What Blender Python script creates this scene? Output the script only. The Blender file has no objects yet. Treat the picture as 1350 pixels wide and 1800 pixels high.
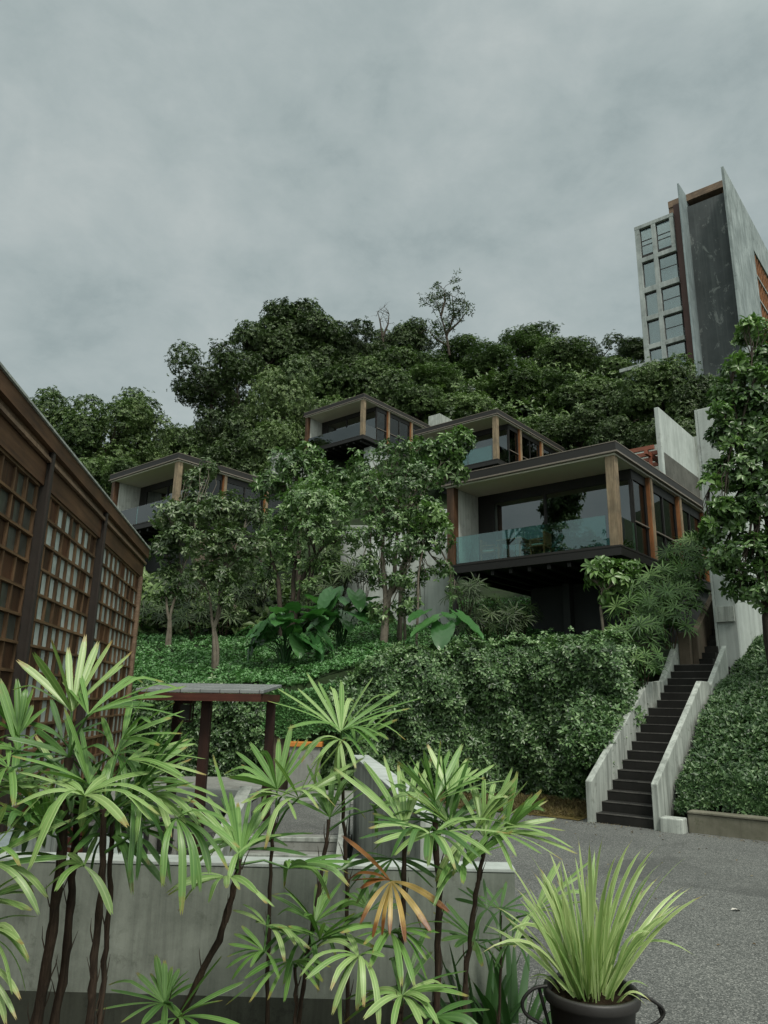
import bpy, math, random
import numpy as np
from mathutils import Vector, Matrix

SC = bpy.context.scene
COL = SC.collection
rng = np.random.default_rng(11)
random.seed(5)
R = math.radians

# ------------------------------------------------------------------ camera
F, PITCH, ROLL, EYE = 1284.9, R(14.422), R(.951), 2.0
cp, sp = math.cos(PITCH), math.sin(PITCH)
_r = np.array([1., 0, 0]); _u = np.array([0, -sp, cp]); _f = np.array([0, cp, sp])
CR = math.cos(ROLL) * _r + math.sin(ROLL) * _u
CU = -math.sin(ROLL) * _r + math.cos(ROLL) * _u
ORG = np.array([0, 0, EYE])
def ray(px, py):
    return (px - 675) / F * CR - (py - 900) / F * CU + _f
def at(px, py, Y):
    d = ray(px, py); return ORG + d * (Y / d[1])
def atz(px, py, Z):
    d = ray(px, py); return ORG + d * ((Z - EYE) / d[2])
def mpp(Y, py=900):            # metres per photo pixel at forward distance Y
    return Y / F / ray(675, py)[1]
cam = bpy.data.cameras.new('camera'); co = bpy.data.objects.new('camera', cam); COL.objects.link(co)
cam.sensor_fit = 'VERTICAL'; cam.sensor_height = 36; cam.lens = F / 1800 * 36
cam.clip_start = .05; cam.clip_end = 2000
co.matrix_world = Matrix(((CR[0], CU[0], -_f[0], 0), (CR[1], CU[1], -_f[1], 0), (CR[2], CU[2], -_f[2], EYE), (0, 0, 0, 1)))
SC.camera = co

YAW = R(39.8)
VV = np.array([math.sin(YAW), math.cos(YAW), 0]); UU = np.array([-math.cos(YAW), math.sin(YAW), 0])

# ------------------------------------------------------------------ materials
def newmat(name):
    m = bpy.data.materials.new(name); m.use_nodes = True
    nt = m.node_tree; nt.nodes.clear()
    o = nt.nodes.new('ShaderNodeOutputMaterial')
    return m, nt, o
def N(nt, t, **kw):
    n = nt.nodes.new(t)
    for k, v in kw.items():
        if k.startswith('i_'): n.inputs[k[2:].replace('_', ' ')].default_value = v
        else: setattr(n, k, v)
    return n
def ramp(nt, stops):
    n = nt.nodes.new('ShaderNodeValToRGB'); e = n.color_ramp.elements
    while len(e) < len(stops): e.new(.5)
    for i, (p, c) in enumerate(stops):
        e[i].position = p; e[i].color = (*c, 1)
    return n
def mixc(nt, a, b, fac, mode='MIX'):
    n = nt.nodes.new('ShaderNodeMix'); n.data_type = 'RGBA'; n.blend_type = mode
    L = nt.links
    for sock, val in ((n.inputs[0], fac), (n.inputs[6], a), (n.inputs[7], b)):
        if hasattr(val, 'links'): L.new(val, sock)
        elif isinstance(val, (int, float)): sock.default_value = val
        else: sock.default_value = (*val, 1)
    return n.outputs[2]
def noise(nt, vec, scale, detail=6, rough=.6, dist=0):
    n = N(nt, 'ShaderNodeTexNoise'); n.inputs['Scale'].default_value = scale
    n.inputs['Detail'].default_value = detail; n.inputs['Roughness'].default_value = rough; n.inputs['Distortion'].default_value = dist
    nt.links.new(vec, n.inputs['Vector']); return n.outputs[0]
def mapping(nt, src, scale=(1, 1, 1), loc=(0, 0, 0)):
    n = N(nt, 'ShaderNodeMapping'); n.inputs['Scale'].default_value = scale; n.inputs['Location'].default_value = loc
    nt.links.new(src, n.inputs['Vector']); return n.outputs[0]
def bsdf(nt, o, col, rough=.7, bump=None, bstr=.3, bdist=.01, spec=.5, metal=0):
    b = N(nt, 'ShaderNodeBsdfPrincipled')
    if hasattr(col, 'links'): nt.links.new(col, b.inputs['Base Color'])
    else: b.inputs['Base Color'].default_value = (*col, 1)
    if hasattr(rough, 'links'): nt.links.new(rough, b.inputs['Roughness'])
    else: b.inputs['Roughness'].default_value = rough
    b.inputs['Specular IOR Level'].default_value = spec; b.inputs['Metallic'].default_value = metal
    if bump is not None:
        bp = N(nt, 'ShaderNodeBump'); bp.inputs['Strength'].default_value = bstr; bp.inputs['Distance'].default_value = bdist
        nt.links.new(bump, bp.inputs['Height']); nt.links.new(bp.outputs[0], b.inputs['Normal'])
    nt.links.new(b.outputs[0], o.inputs['Surface'])
    return b
def geo_pos(nt):
    return N(nt, 'ShaderNodeTexCoord').outputs['Object']

def m_plain(name, c, rough=.6, metal=0, var=.25, scale=6):
    m, nt, o = newmat(name); p = geo_pos(nt)
    n = noise(nt, p, scale)
    col = mixc(nt, [x * (1 - var) for x in c], [x * (1 + var) for x in c], n)
    bsdf(nt, o, col, rough, n, .15, .01, metal=metal); return m
def m_concrete(name, light, dark, streak=.6, stain=.5, sscale=1.0, rough=.85, moss=None):
    """weathered concrete: cloudy mottling, vertical run marks, speckles and blotches"""
    m, nt, o = newmat(name); p = geo_pos(nt)
    n1 = noise(nt, p, .9 * sscale, 8, .65, .4)
    r1 = ramp(nt, [(.32, dark), (.68, light)]); nt.links.new(n1, r1.inputs[0])
    st = noise(nt, mapping(nt, p, (7 * sscale, 7 * sscale, .45 * sscale)), 1, 6, .7, .3)
    r2 = ramp(nt, [(.42, (0, 0, 0)), (.72, (1, 1, 1))]); nt.links.new(st, r2.inputs[0])
    mul = N(nt, 'ShaderNodeMath', operation='MULTIPLY'); nt.links.new(r2.outputs[0], mul.inputs[0]); mul.inputs[1].default_value = streak
    c = mixc(nt, r1.outputs[0], [x * .45 for x in dark], mul.outputs[0])
    n3 = noise(nt, mapping(nt, p, (1, 1, 1), (7, 3, 1)), 2.6 * sscale, 10, .75, .2)
    r3 = ramp(nt, [(.56, (0, 0, 0)), (.66, (1, 1, 1))]); nt.links.new(n3, r3.inputs[0])
    mul2 = N(nt, 'ShaderNodeMath', operation='MULTIPLY'); nt.links.new(r3.outputs[0], mul2.inputs[0]); mul2.inputs[1].default_value = stain
    c = mixc(nt, c, moss or [x * .3 for x in dark], mul2.outputs[0])
    fine = noise(nt, p, 60, 4, .7)
    c = mixc(nt, c, fine, .12, 'OVERLAY')
    bsdf(nt, o, c, rough, fine, .25, .004, .3); return m
def m_wood(name, a, b, c, axis='z', scale=1.0, rough=.6, grey=0):
    """timber: long grain along one axis, colour drifting from board to board"""
    m, nt, o = newmat(name); p = geo_pos(nt)
    s = {'z': (14, 14, .8), 'x': (.8, 14, 14), 'y': (14, .8, 14)}[axis]
    g = noise(nt, mapping(nt, p, [k * scale for k in s]), 1.5, 8, .7, .5)
    r1 = ramp(nt, [(.25, a), (.5, b), (.8, c)]); nt.links.new(g, r1.inputs[0])
    big = noise(nt, p, 1.3 * scale, 5, .6)
    rb = ramp(nt, [(.35, (.45, .45, .45)), (.65, (1.15, 1.1, 1.05))]); nt.links.new(big, rb.inputs[0])
    col = mixc(nt, r1.outputs[0], rb.outputs[0], .8, 'MULTIPLY')
    bsdf(nt, o, col, rough, g, .35, .006, .35); return m
def m_leaf(name, cols, rough=.42, trans=.22, spec=.45):
    """leaf colours picked per leaf through the mesh's tint attribute; some light passes through the blade"""
    m, nt, o = newmat(name)
    a = N(nt, 'ShaderNodeAttribute', attribute_name='tint')
    r = ramp(nt, [(i / (len(cols) - 1), c) for i, c in enumerate(cols)]); nt.links.new(a.outputs['Fac'], r.inputs[0])
    b = N(nt, 'ShaderNodeBsdfPrincipled'); nt.links.new(r.outputs[0], b.inputs['Base Color'])
    b.inputs['Roughness'].default_value = rough; b.inputs['Specular IOR Level'].default_value = spec
    t = N(nt, 'ShaderNodeBsdfTranslucent')
    tc = mixc(nt, r.outputs[0], (.9, 1.3, .4), .6, 'MULTIPLY'); nt.links.new(tc, t.inputs[0])
    mx = N(nt, 'ShaderNodeMixShader'); mx.inputs[0].default_value = trans
    nt.links.new(b.outputs[0], mx.inputs[1]); nt.links.new(t.outputs[0], mx.inputs[2]); nt.links.new(mx.outputs[0], o.inputs[0])
    return m
def m_blade(name, base, pale, tipc, stripes=3.0, tipstart=.9, rough=.38, trans=.25, pale_amt=.6):
    """long blade with ribs: pale stripes across its width (UV x), withered tip (UV y)"""
    m, nt, o = newmat(name)
    uv = N(nt, 'ShaderNodeUVMap', uv_map='UVMap'); sx = N(nt, 'ShaderNodeSeparateXYZ'); nt.links.new(uv.outputs[0], sx.inputs[0])
    a = N(nt, 'ShaderNodeAttribute', attribute_name='tint')
    w = N(nt, 'ShaderNodeMath', operation='MULTIPLY'); nt.links.new(sx.outputs[0], w.inputs[0]); w.inputs[1].default_value = stripes * 6.2832
    s = N(nt, 'ShaderNodeMath', operation='COSINE'); nt.links.new(w.outputs[0], s.inputs[0])
    r0 = ramp(nt, [(.25, (0, 0, 0)), (.95, (1, 1, 1))]); nt.links.new(s.outputs[0], r0.inputs[0])
    at2 = N(nt, 'ShaderNodeMath', operation='MULTIPLY_ADD'); nt.links.new(a.outputs['Fac'], at2.inputs[0]); at2.inputs[1].default_value = .75; at2.inputs[2].default_value = .12
    f1 = N(nt, 'ShaderNodeMath', operation='MULTIPLY'); nt.links.new(r0.outputs[0], f1.inputs[0]); f1.inputs[1].default_value = .5 * pale_amt
    f2 = N(nt, 'ShaderNodeMath', operation='MULTIPLY_ADD'); nt.links.new(at2.outputs[0], f2.inputs[0]); f2.inputs[1].default_value = pale_amt; nt.links.new(f1.outputs[0], f2.inputs[2]); f2.use_clamp = True
    c = mixc(nt, base, pale, f2.outputs[0])
    pn = noise(nt, geo_pos(nt), 26, 4, .6)
    ta = N(nt, 'ShaderNodeMath', operation='MULTIPLY_ADD'); nt.links.new(pn, ta.inputs[0]); ta.inputs[1].default_value = .35; nt.links.new(sx.outputs[1], ta.inputs[2])
    rt = ramp(nt, [(tipstart - .05 if tipstart < 1 else .95, (0, 0, 0)), (min(1, tipstart + .14), (1, 1, 1))])
    sub = N(nt, 'ShaderNodeMath', operation='SUBTRACT'); nt.links.new(ta.outputs[0], sub.inputs[0]); sub.inputs[1].default_value = .16; nt.links.new(sub.outputs[0], rt.inputs[0])
    tg = ramp(nt, [(.45, (.12, .12, .12)), (.75, (1, 1, 1))]); nt.links.new(a.outputs['Fac'], tg.inputs[0])
    c = mixc(nt, c, tipc, mixc(nt, rt.outputs[0], tg.outputs[0], 1.0 if tipstart > .8 else 0.0, 'MULTIPLY'))
    sp = noise(nt, geo_pos(nt), 55, 3, .6); rs = ramp(nt, [(.66, (0, 0, 0)), (.74, (.55, .55, .55))]); nt.links.new(sp, rs.inputs[0]); c = mixc(nt, c, (.09, .065, .02), rs.outputs[0])
    b = N(nt, 'ShaderNodeBsdfPrincipled'); nt.links.new(c, b.inputs['Base Color']); b.inputs['Roughness'].default_value = rough
    t = N(nt, 'ShaderNodeBsdfTranslucent'); nt.links.new(mixc(nt, c, (1, 1.25, .5), .6, 'MULTIPLY'), t.inputs[0])
    mx = N(nt, 'ShaderNodeMixShader'); mx.inputs[0].default_value = trans
    nt.links.new(b.outputs[0], mx.inputs[1]); nt.links.new(t.outputs[0], mx.inputs[2]); nt.links.new(mx.outputs[0], o.inputs[0])
    return m
def m_glass(name, tint, base_reflect=.06, fres=1.0, rough=.0):
    m, nt, o = newmat(name)
    tr = N(nt, 'ShaderNodeBsdfTransparent'); tr.inputs[0].default_value = (*tint, 1)
    gl = N(nt, 'ShaderNodeBsdfGlossy'); gl.inputs['Roughness'].default_value = rough; gl.inputs[0].default_value = (.9, .95, .95, 1)
    lw = N(nt, 'ShaderNodeFresnel'); lw.inputs[0].default_value = 1.5
    ad = N(nt, 'ShaderNodeMath', operation='MULTIPLY_ADD'); nt.links.new(lw.outputs[0], ad.inputs[0]); ad.inputs[1].default_value = fres; ad.inputs[2].default_value = base_reflect; ad.use_clamp = True
    mx = N(nt, 'ShaderNodeMixShader'); nt.links.new(ad.outputs[0], mx.inputs[0]); nt.links.new(tr.outputs[0], mx.inputs[1]); nt.links.new(gl.outputs[0], mx.inputs[2])
    nt.links.new(mx.outputs[0], o.inputs[0]); return m

def m_asphalt():
    m, nt, o = newmat('asphalt'); p = geo_pos(nt)
    v = N(nt, 'ShaderNodeTexVoronoi'); v.inputs['Scale'].default_value = 100; nt.links.new(p, v.inputs['Vector'])
    sx = N(nt, 'ShaderNodeSeparateColor'); nt.links.new(v.outputs['Color'], sx.inputs[0])
    r = ramp(nt, [(0, (.045, .048, .047)), (.5, (.095, .1, .097)), (.85, (.155, .16, .155)), (1, (.27, .27, .26))]); nt.links.new(sx.outputs[0], r.inputs[0])
    n = noise(nt, p, .5, 6, .6)
    rb = ramp(nt, [(.3, (.78, .78, .78)), (.7, (1.15, 1.15, 1.12))]); nt.links.new(n, rb.inputs[0])
    c = mixc(nt, r.outputs[0], rb.outputs[0], 1, 'MULTIPLY')
    n2 = noise(nt, mapping(nt, p, (.5, 1.4, 1)), 1.1, 8, .7)
    r2 = ramp(nt, [(.58, (0, 0, 0)), (.75, (1, 1, 1))]); nt.links.new(n2, r2.inputs[0])
    f = N(nt, 'ShaderNodeMath', operation='MULTIPLY'); nt.links.new(r2.outputs[0], f.inputs[0]); f.inputs[1].default_value = .35
    c = mixc(nt, c, (.15, .15, .14), f.outputs[0])
    n4 = noise(nt, p, .33, 5, .6, 1.5); r4 = ramp(nt, [(.56, (0, 0, 0)), (.63, (.5, .5, .5))]); nt.links.new(n4, r4.inputs[0]); c = mixc(nt, c, (.05, .052, .05), r4.outputs[0])
    bsdf(nt, o, c, .8, v.outputs['Distance'], .5, .006, .35); return m
def m_terrain():
    m, nt, o = newmat('hillside soil and growth'); p = geo_pos(nt)
    n = noise(nt, p, 1.2, 10, .7)
    r = ramp(nt, [(.3, (.01, .012, .007)), (.5, (.016, .028, .01)), (.7, (.026, .05, .016))]); nt.links.new(n, r.inputs[0])
    bsdf(nt, o, r.outputs[0], .9, n, .8, .08, .2); return m
def m_drygrass():
    m, nt, o = newmat('dry grass'); p = geo_pos(nt)
    n = noise(nt, p, 9, 10, .75)
    r = ramp(nt, [(.3, (.045, .036, .015)), (.55, (.11, .085, .03)), (.72, (.13, .12, .045))]); nt.links.new(n, r.inputs[0])
    bsdf(nt, o, r.outputs[0], .95, n, .8, .03, .1); return m
def m_soil():
    m, nt, o = newmat('soil'); p = geo_pos(nt)
    n = noise(nt, p, 25, 8, .75)
    r = ramp(nt, [(.3, (.012, .008, .005)), (.7, (.05, .034, .022))]); nt.links.new(n, r.inputs[0])
    bsdf(nt, o, r.outputs[0], .95, n, 1, .03, .1); return m
def m_shingle():
    m, nt, o = newmat('grey shingles'); p = geo_pos(nt)
    b = N(nt, 'ShaderNodeTexBrick'); nt.links.new(p, b.inputs['Vector']); b.inputs['Scale'].default_value = 1
    b.inputs['Brick Width'].default_value = .3; b.inputs['Row Height'].default_value = .12; b.inputs['Mortar Size'].default_value = .006
    b.inputs['Color1'].default_value = (.14, .15, .15, 1); b.inputs['Color2'].default_value = (.22, .235, .235, 1); b.inputs['Mortar'].default_value = (.02, .02, .02, 1)
    n = noise(nt, p, 12, 6, .7)
    bsdf(nt, o, mixc(nt, b.outputs[0], n, .3, 'OVERLAY'), .8, b.outputs['Fac'], -.5, .01, .3); return m

M = {}
M['asphalt'] = m_asphalt(); M['terrain'] = m_terrain(); M['drygrass'] = m_drygrass(); M['soil'] = m_soil(); M['shingle'] = m_shingle()
M['planter'] = m_concrete('planter concrete', (.27, .298, .26), (.125, .142, .12), .5, .5, 1.7, moss=(.06, .07, .05))
M['white_wall'] = m_concrete('whitewashed concrete', (.47, .5, .465), (.27, .295, .27), .9, .75, 1.1, moss=(.16, .17, .15))
M['pale_wall'] = m_concrete('pale concrete', (.5, .54, .52), (.34, .375, .355), .5, .35, .6, moss=(.12, .12, .1))
M['tower_conc'] = m_concrete('tower concrete', (.4, .435, .425), (.23, .26, .255), .55, .5, .45, moss=(.08, .08, .07))
M['side_conc'] = m_concrete('streaked grey concrete', (.36, .41, .41), (.17, .205, .205), .85, .6, .4, moss=(.07, .08, .08))
M['fin_conc'] = m_concrete('blue grey fin', (.3, .36, .37), (.16, .2, .21), .6, .4, .35, moss=(.07, .085, .09))
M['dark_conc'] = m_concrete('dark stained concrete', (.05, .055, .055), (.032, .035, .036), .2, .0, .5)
def m_flaky():
    m, nt, o = newmat('dark peeling render'); p = geo_pos(nt)
    n1 = noise(nt, p, .35, 6, .6)
    r1 = ramp(nt, [(.3, (.05, .058, .06)), (.7, (.085, .096, .1))]); nt.links.new(n1, r1.inputs[0])
    n2 = noise(nt, mapping(nt, p, (.55, .55, .3)), 1.4, 12, .78, .6); r2 = ramp(nt, [(.56, (0, 0, 0)), (.6, (1, 1, 1))]); nt.links.new(n2, r2.inputs[0])
    st = noise(nt, mapping(nt, p, (1.6, 1.6, .05)), 1, 6, .7, .2); r3 = ramp(nt, [(.5, (0, 0, 0)), (.72, (.6, .6, .6))]); nt.links.new(st, r3.inputs[0])
    c = mixc(nt, mixc(nt, r1.outputs[0], (.13, .145, .145), r3.outputs[0]), (.19, .205, .2), r2.outputs[0])
    bsdf(nt, o, c, .85, n2, .2, .02, .3); return m
M['flaky'] = m_flaky()
M['step_dark'] = m_concrete('dark stone steps', (.017, .0165, .015), (.009, .009, .008), .2, .2, 2.5, moss=(.02, .028, .012))
M['nosing'] = m_concrete('worn step edge', (.13, .125, .115), (.045, .044, .041), .1, .5, 5)
M['kerbwall'] = m_concrete('mossy kerb concrete', (.2, .19, .15), (.1, .098, .07), .3, .6, 2.2, moss=(.045, .055, .02))
M['court_conc'] = m_concrete('grey court concrete', (.3, .31, .29), (.17, .175, .16), .3, .55, 2, moss=(.055, .05, .04))
M['brown_wall'] = m_concrete('brown stained wall', (.17, .135, .1), (.085, .068, .05), .6, .4, 1.2)
M['wood_rust'] = m_wood('rust brown boards', (.035, .018, .01), (.1, .053, .028), (.18, .105, .058), 'y', .5)
M['wood_frame'] = m_wood('brown lattice timber', (.035, .021, .011), (.12, .07, .036), (.24, .15, .08), 'z', .9)
M['wood_frame2'] = m_wood('worn lattice timber', (.035, .021, .011), (.13, .078, .038), (.27, .175, .1), 'y', .9)
M['wood_infill'] = m_wood('dark infill boards', (.016, .009, .005), (.05, .024, .011), (.09, .045, .02), 'z', .8)
M['wood_infill_red'] = m_wood('red brown infill boards', (.03, .012, .006), (.085, .036, .016), (.14, .063, .03), 'z', .8)
M['wood_brown'] = m_wood('weathered brown post', (.03, .015, .008), (.085, .045, .024), (.15, .09, .052), 'z', 1)
M['wood_orange'] = m_wood('oiled orange timber', (.13, .048, .017), (.27, .112, .042), (.4, .2, .09), 'z', 1)
M['wood_grey'] = m_wood('weathered post timber', (.08, .056, .035), (.26, .2, .13), (.46, .38, .27), 'z', 1)
M['wood_dark'] = m_wood('dark red timber', (.012, .005, .003), (.03, .012, .008), (.055, .022, .014), 'z', 1)
M['wood_deep'] = m_wood('red brown fascia', (.03, .009, .006), (.07, .02, .012), (.1, .036, .022), 'x', 1)
M['wood_tan'] = m_wood('bleached timber', (.08, .05, .032), (.19, .13, .088), (.31, .225, .16), 'x', .6)
M['redpanel'] = m_plain('oxide red panel', (.05, .016, .011), .6)
M['orange'] = m_plain('orange coping board', (.48, .18, .03), .55)
M['terracotta'] = m_plain('terracotta paint', (.2, .06, .032), .6)
M['black_steel'] = m_plain('black steel', (.008, .0072, .0065), .55, 0)
M['roof_steel'] = m_plain('dark roof edge', (.011, .0095, .008), .6)
M['roof_trim'] = m_plain('pale roof edge', (.17, .145, .12), .5)
M['soffit'] = m_plain('cream soffit', (.8, .77, .68), .8, var=.06)
M['interior'] = m_plain('dim room', (.03, .026, .022), .8)
M['floor_in'] = m_plain('deck boards', (.12, .08, .05), .6)
M['curtain'] = m_concrete('pale curtain cloth', (.48, .52, .53), (.3, .34, .35), .7, 0, 1.4)
M['pane'] = m_glass('window glass', (.5, .56, .55), .06, 1.25)
M['pane_dark'] = m_glass('dark window glass', (.2, .22, .22), .15, 1.0)
M['pane_side'] = m_glass('side window glass', (.24, .23, .22), .015, .7)
M['tower_pane'] = m_glass('tower glass', (.62, .72, .72), .19, 1.0)
M['balus'] = m_glass('balustrade glass', (.5, .74, .71), .11, .9)
def m_frosted():
    m, nt, o = newmat('frosted pane'); p = geo_pos(nt)
    n = noise(nt, p, 5, 5, .6); r = ramp(nt, [(.3, (.34, .41, .39)), (.7, (.52, .59, .57))]); nt.links.new(n, r.inputs[0])
    bsdf(nt, o, r.outputs[0], .25, spec=.7); return m
def m_dullpane():
    m, nt, o = newmat('dull pane'); p = geo_pos(nt)
    n = noise(nt, p, 7, 5, .6); r = ramp(nt, [(.3, (.03, .035, .03)), (.7, (.075, .08, .07))]); nt.links.new(n, r.inputs[0])
    bsdf(nt, o, r.outputs[0], .3, spec=.5); return m
M['frosted'] = m_frosted(); M['dullpane'] = m_dullpane()
M['bark'] = m_concrete('pale bark', (.2, .175, .14), (.1, .085, .065), .3, .4, 5, moss=(.05, .06, .035))
M['bark_dark'] = m_concrete('dark bark', (.07, .055, .042), (.03, .024, .018), .3, .4, 4)
M['cane'] = m_wood('fibrous palm cane', (.012, .008, .006), (.045, .03, .02), (.1, .07, .05), 'z', 4, .9)
M['pot'] = m_plain('charcoal pot', (.03, .028, .027), .5, var=.15, scale=20)
M['cloth_pale'] = m_plain('pale upholstery', (.5, .48, .44), .9)
# foliage
M['lf_forest'] = m_leaf('forest leaves', [(.018, .033, .01), (.05, .09, .025), (.11, .175, .052), (.19, .27, .1)], .45, .16)
M['lf_dark'] = m_leaf('dark forest leaves', [(.014, .025, .008), (.036, .064, .019), (.075, .12, .038), (.14, .2, .08)], .45, .14)
M['lf_vine'] = m_leaf('creeper leaves', [(.024, .048, .013), (.062, .11, .03), (.12, .18, .055), (.19, .26, .1)], .5, .18)
M['lf_umb'] = m_leaf('feathery leaves', [(.022, .042, .014), (.056, .1, .032), (.115, .18, .062), (.19, .27, .115)], .45, .16)
M['lf_near'] = m_leaf('garden tree leaves', [(.024, .05, .015), (.062, .125, .036), (.14, .235, .08), (.28, .38, .18)], .35, .18, .6)
M['lf_pink'] = m_leaf('blossoming tree leaves', [(.022, .04, .013), (.052, .092, .028), (.11, .17, .06), (.27, .32, .2)], .38, .18, .6)
M['lf_bright'] = m_leaf('young leaves', [(.05, .1, .026), (.09, .17, .045), (.14, .24, .07), (.2, .31, .1)], .35, .26, .6)
M['lf_hedge'] = m_leaf('hedge leaves', [(.018, .042, .013), (.052, .11, .036), (.115, .21, .075), (.24, .35, .165)], .36, .16, .55)
M['lf_cover'] = m_leaf('ground cover leaves', [(.04, .09, .03), (.075, .185, .058), (.12, .27, .092), (.18, .35, .14)], .45, .2)
M['lf_bank'] = m_leaf('bank creeper leaves', [(.018, .042, .015), (.042, .09, .032), (.085, .155, .06), (.16, .24, .11)], .4, .16)
M['lf_ear'] = m_leaf('elephant ear leaves', [(.03, .095, .028), (.05, .15, .042), (.085, .215, .065)], .28, .25, .6)
M['lf_palmbank'] = m_leaf('lady palm fans', [(.022, .056, .015), (.055, .12, .03), (.1, .19, .05), (.18, .28, .095)], .5, .22, .35)
M['lf_shade'] = m_leaf('shade-toned palm fans', [(.01, .02, .007), (.022, .042, .013), (.04, .07, .022), (.08, .12, .045)], .5, .12, .3)  # darker copy of the palm fans, undercroft shade put into the leaf colour
M['bl_green'] = m_blade('green palm blade', (.05, .155, .022), (.3, .48, .15), (.3, .24, .07), 2, .93, pale_amt=.62)
M['bl_pale'] = m_blade('pale palm blade', (.1, .24, .04), (.56, .68, .32), (.34, .25, .09), 2, .93, pale_amt=.6)
M['bl_dark'] = m_blade('deep green palm blade', (.032, .1, .018), (.15, .29, .08), (.09, .09, .03), 2, .97, pale_amt=.55)
M['bl_dead'] = m_blade('withered palm blade', (.46, .28, .06), (.62, .48, .2), (.2, .075, .022), 2, .72, pale_amt=.7)
M['bl_brown'] = m_blade('dead brown blade', (.2, .07, .02), (.36, .2, .06), (.08, .03, .01), 2, .8, pale_amt=.4)
M['bl_var'] = m_blade('variegated blade', (.12, .27, .05), (.68, .75, .38), (.36, .25, .1), 1, .95, pale_amt=.68)
M['bl_lily'] = m_blade('strap leaf', (.028, .075, .022), (.06, .14, .04), (.1, .1, .04), 1, .98, pale_amt=.4)

# ------------------------------------------------------------------ mesh helpers
class MB:
    def __init__(s): s.v = []; s.f = []; s.m = []; s.sm = []
    def add(s, vs, fs, mi=0, smooth=False):
        b = len(s.v); s.v += [tuple(map(float, p)) for p in vs]
        for f in fs: s.f.append([b + i for i in f]); s.m.append(mi); s.sm.append(smooth)
        return s
    def box(s, x0, x1, y0, y1, z0, z1, mi=0):
        x0, x1 = min(x0, x1), max(x0, x1); y0, y1 = min(y0, y1), max(y0, y1); z0, z1 = min(z0, z1), max(z0, z1)
        vs = [(x, y, z) for z in (z0, z1) for y in (y0, y1) for x in (x0, x1)]
        return s.add(vs, [(0, 2, 3, 1), (4, 5, 7, 6), (0, 1, 5, 4), (2, 6, 7, 3), (0, 4, 6, 2), (1, 3, 7, 5)], mi)
    def prism(s, poly, ext, mi=0):
        """closed outline in 3D pushed along a vector"""
        n = len(poly); poly = [np.array(p, float) for p in poly]; ext = np.array(ext, float)
        nn = sum((np.cross(poly[i] - poly[0], poly[(i + 1) % n] - poly[0]) for i in range(1, n - 1)), np.zeros(3))
        if np.dot(nn, ext) > 0: poly = poly[::-1]
        vs = poly + [p + ext for p in poly]
        fs = [tuple(range(n)), tuple(range(2 * n - 1, n - 1, -1))] + [((i + 1) % n, i, n + i, n + (i + 1) % n) for i in range(n)]
        return s.add(vs, fs, mi)
    def tube(s, pts, rad, seg=8, mi=0, caps=True):
        pts = [np.array(p, float) for p in pts]; n = len(pts)
        if not hasattr(rad, '__len__'): rad = [rad] * n
        ref = np.array([.3, .9, .2]); vs = []
        for i, p in enumerate(pts):
            d = pts[min(i + 1, n - 1)] - pts[max(i - 1, 0)]; d /= np.linalg.norm(d) + 1e-9
            a = np.cross(d, ref); a /= np.linalg.norm(a) + 1e-9; b = np.cross(d, a)
            for k in range(seg):
                t = 2 * math.pi * k / seg; vs.append(p + (a * math.cos(t) + b * math.sin(t)) * rad[i])
        fs = [(i * seg + k, i * seg + (k + 1) % seg, (i + 1) * seg + (k + 1) % seg, (i + 1) * seg + k) for i in range(n - 1) for k in range(seg)]
        s.add(vs, fs, mi, True)
        if caps: s.add([vs[k] for k in range(seg)], [tuple(range(seg))[::-1]], mi); s.add(vs[-seg:], [tuple(range(seg))], mi)
        return s
    def lathe(s, prof, seg=40, c=(0, 0, 0), mi=0):
        vs = [(c[0] + r * math.cos(2 * math.pi * k / seg), c[1] + r * math.sin(2 * math.pi * k / seg), c[2] + z) for r, z in prof for k in range(seg)]
        fs = [(i * seg + k, i * seg + (k + 1) % seg, (i + 1) * seg + (k + 1) % seg, (i + 1) * seg + k) for i in range(len(prof) - 1) for k in range(seg)]
        return s.add(vs, fs, mi, True)
    def build(s, name, mats, parent=None, bevel=0):
        me = bpy.data.meshes.new(name); me.from_pydata(s.v, [], s.f)
        for m in (mats if isinstance(mats, (list, tuple)) else [mats]): me.materials.append(m)
        me.polygons.foreach_set('material_index', s.m); me.polygons.foreach_set('use_smooth', s.sm); me.update()
        o = bpy.data.objects.new(name, me); COL.objects.link(o); o.parent = parent
        if bevel:
            b = o.modifiers.new('bevel', 'BEVEL'); b.width = bevel; b.segments = 2; b.limit_method = 'ANGLE'
        return o
def tag(o, label=None, cat=None, group=None, kind=None):
    if label: o['label'] = label
    if cat: o['category'] = cat
    if group: o['group'] = group
    if kind: o['kind'] = kind
    return o
def empty(name, loc=(0, 0, 0), rz=0, label=None, cat=None, group=None):
    o = bpy.data.objects.new(name, None); COL.objects.link(o); o.location = loc; o.rotation_euler = (0, 0, rz); o.empty_display_size = .1
    return tag(o, label, cat, group)
def copy_tree(o, parent=None):
    c = o.copy(); COL.objects.link(c); c.parent = parent
    for ch in o.children: copy_tree(ch, c)
    return c
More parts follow.
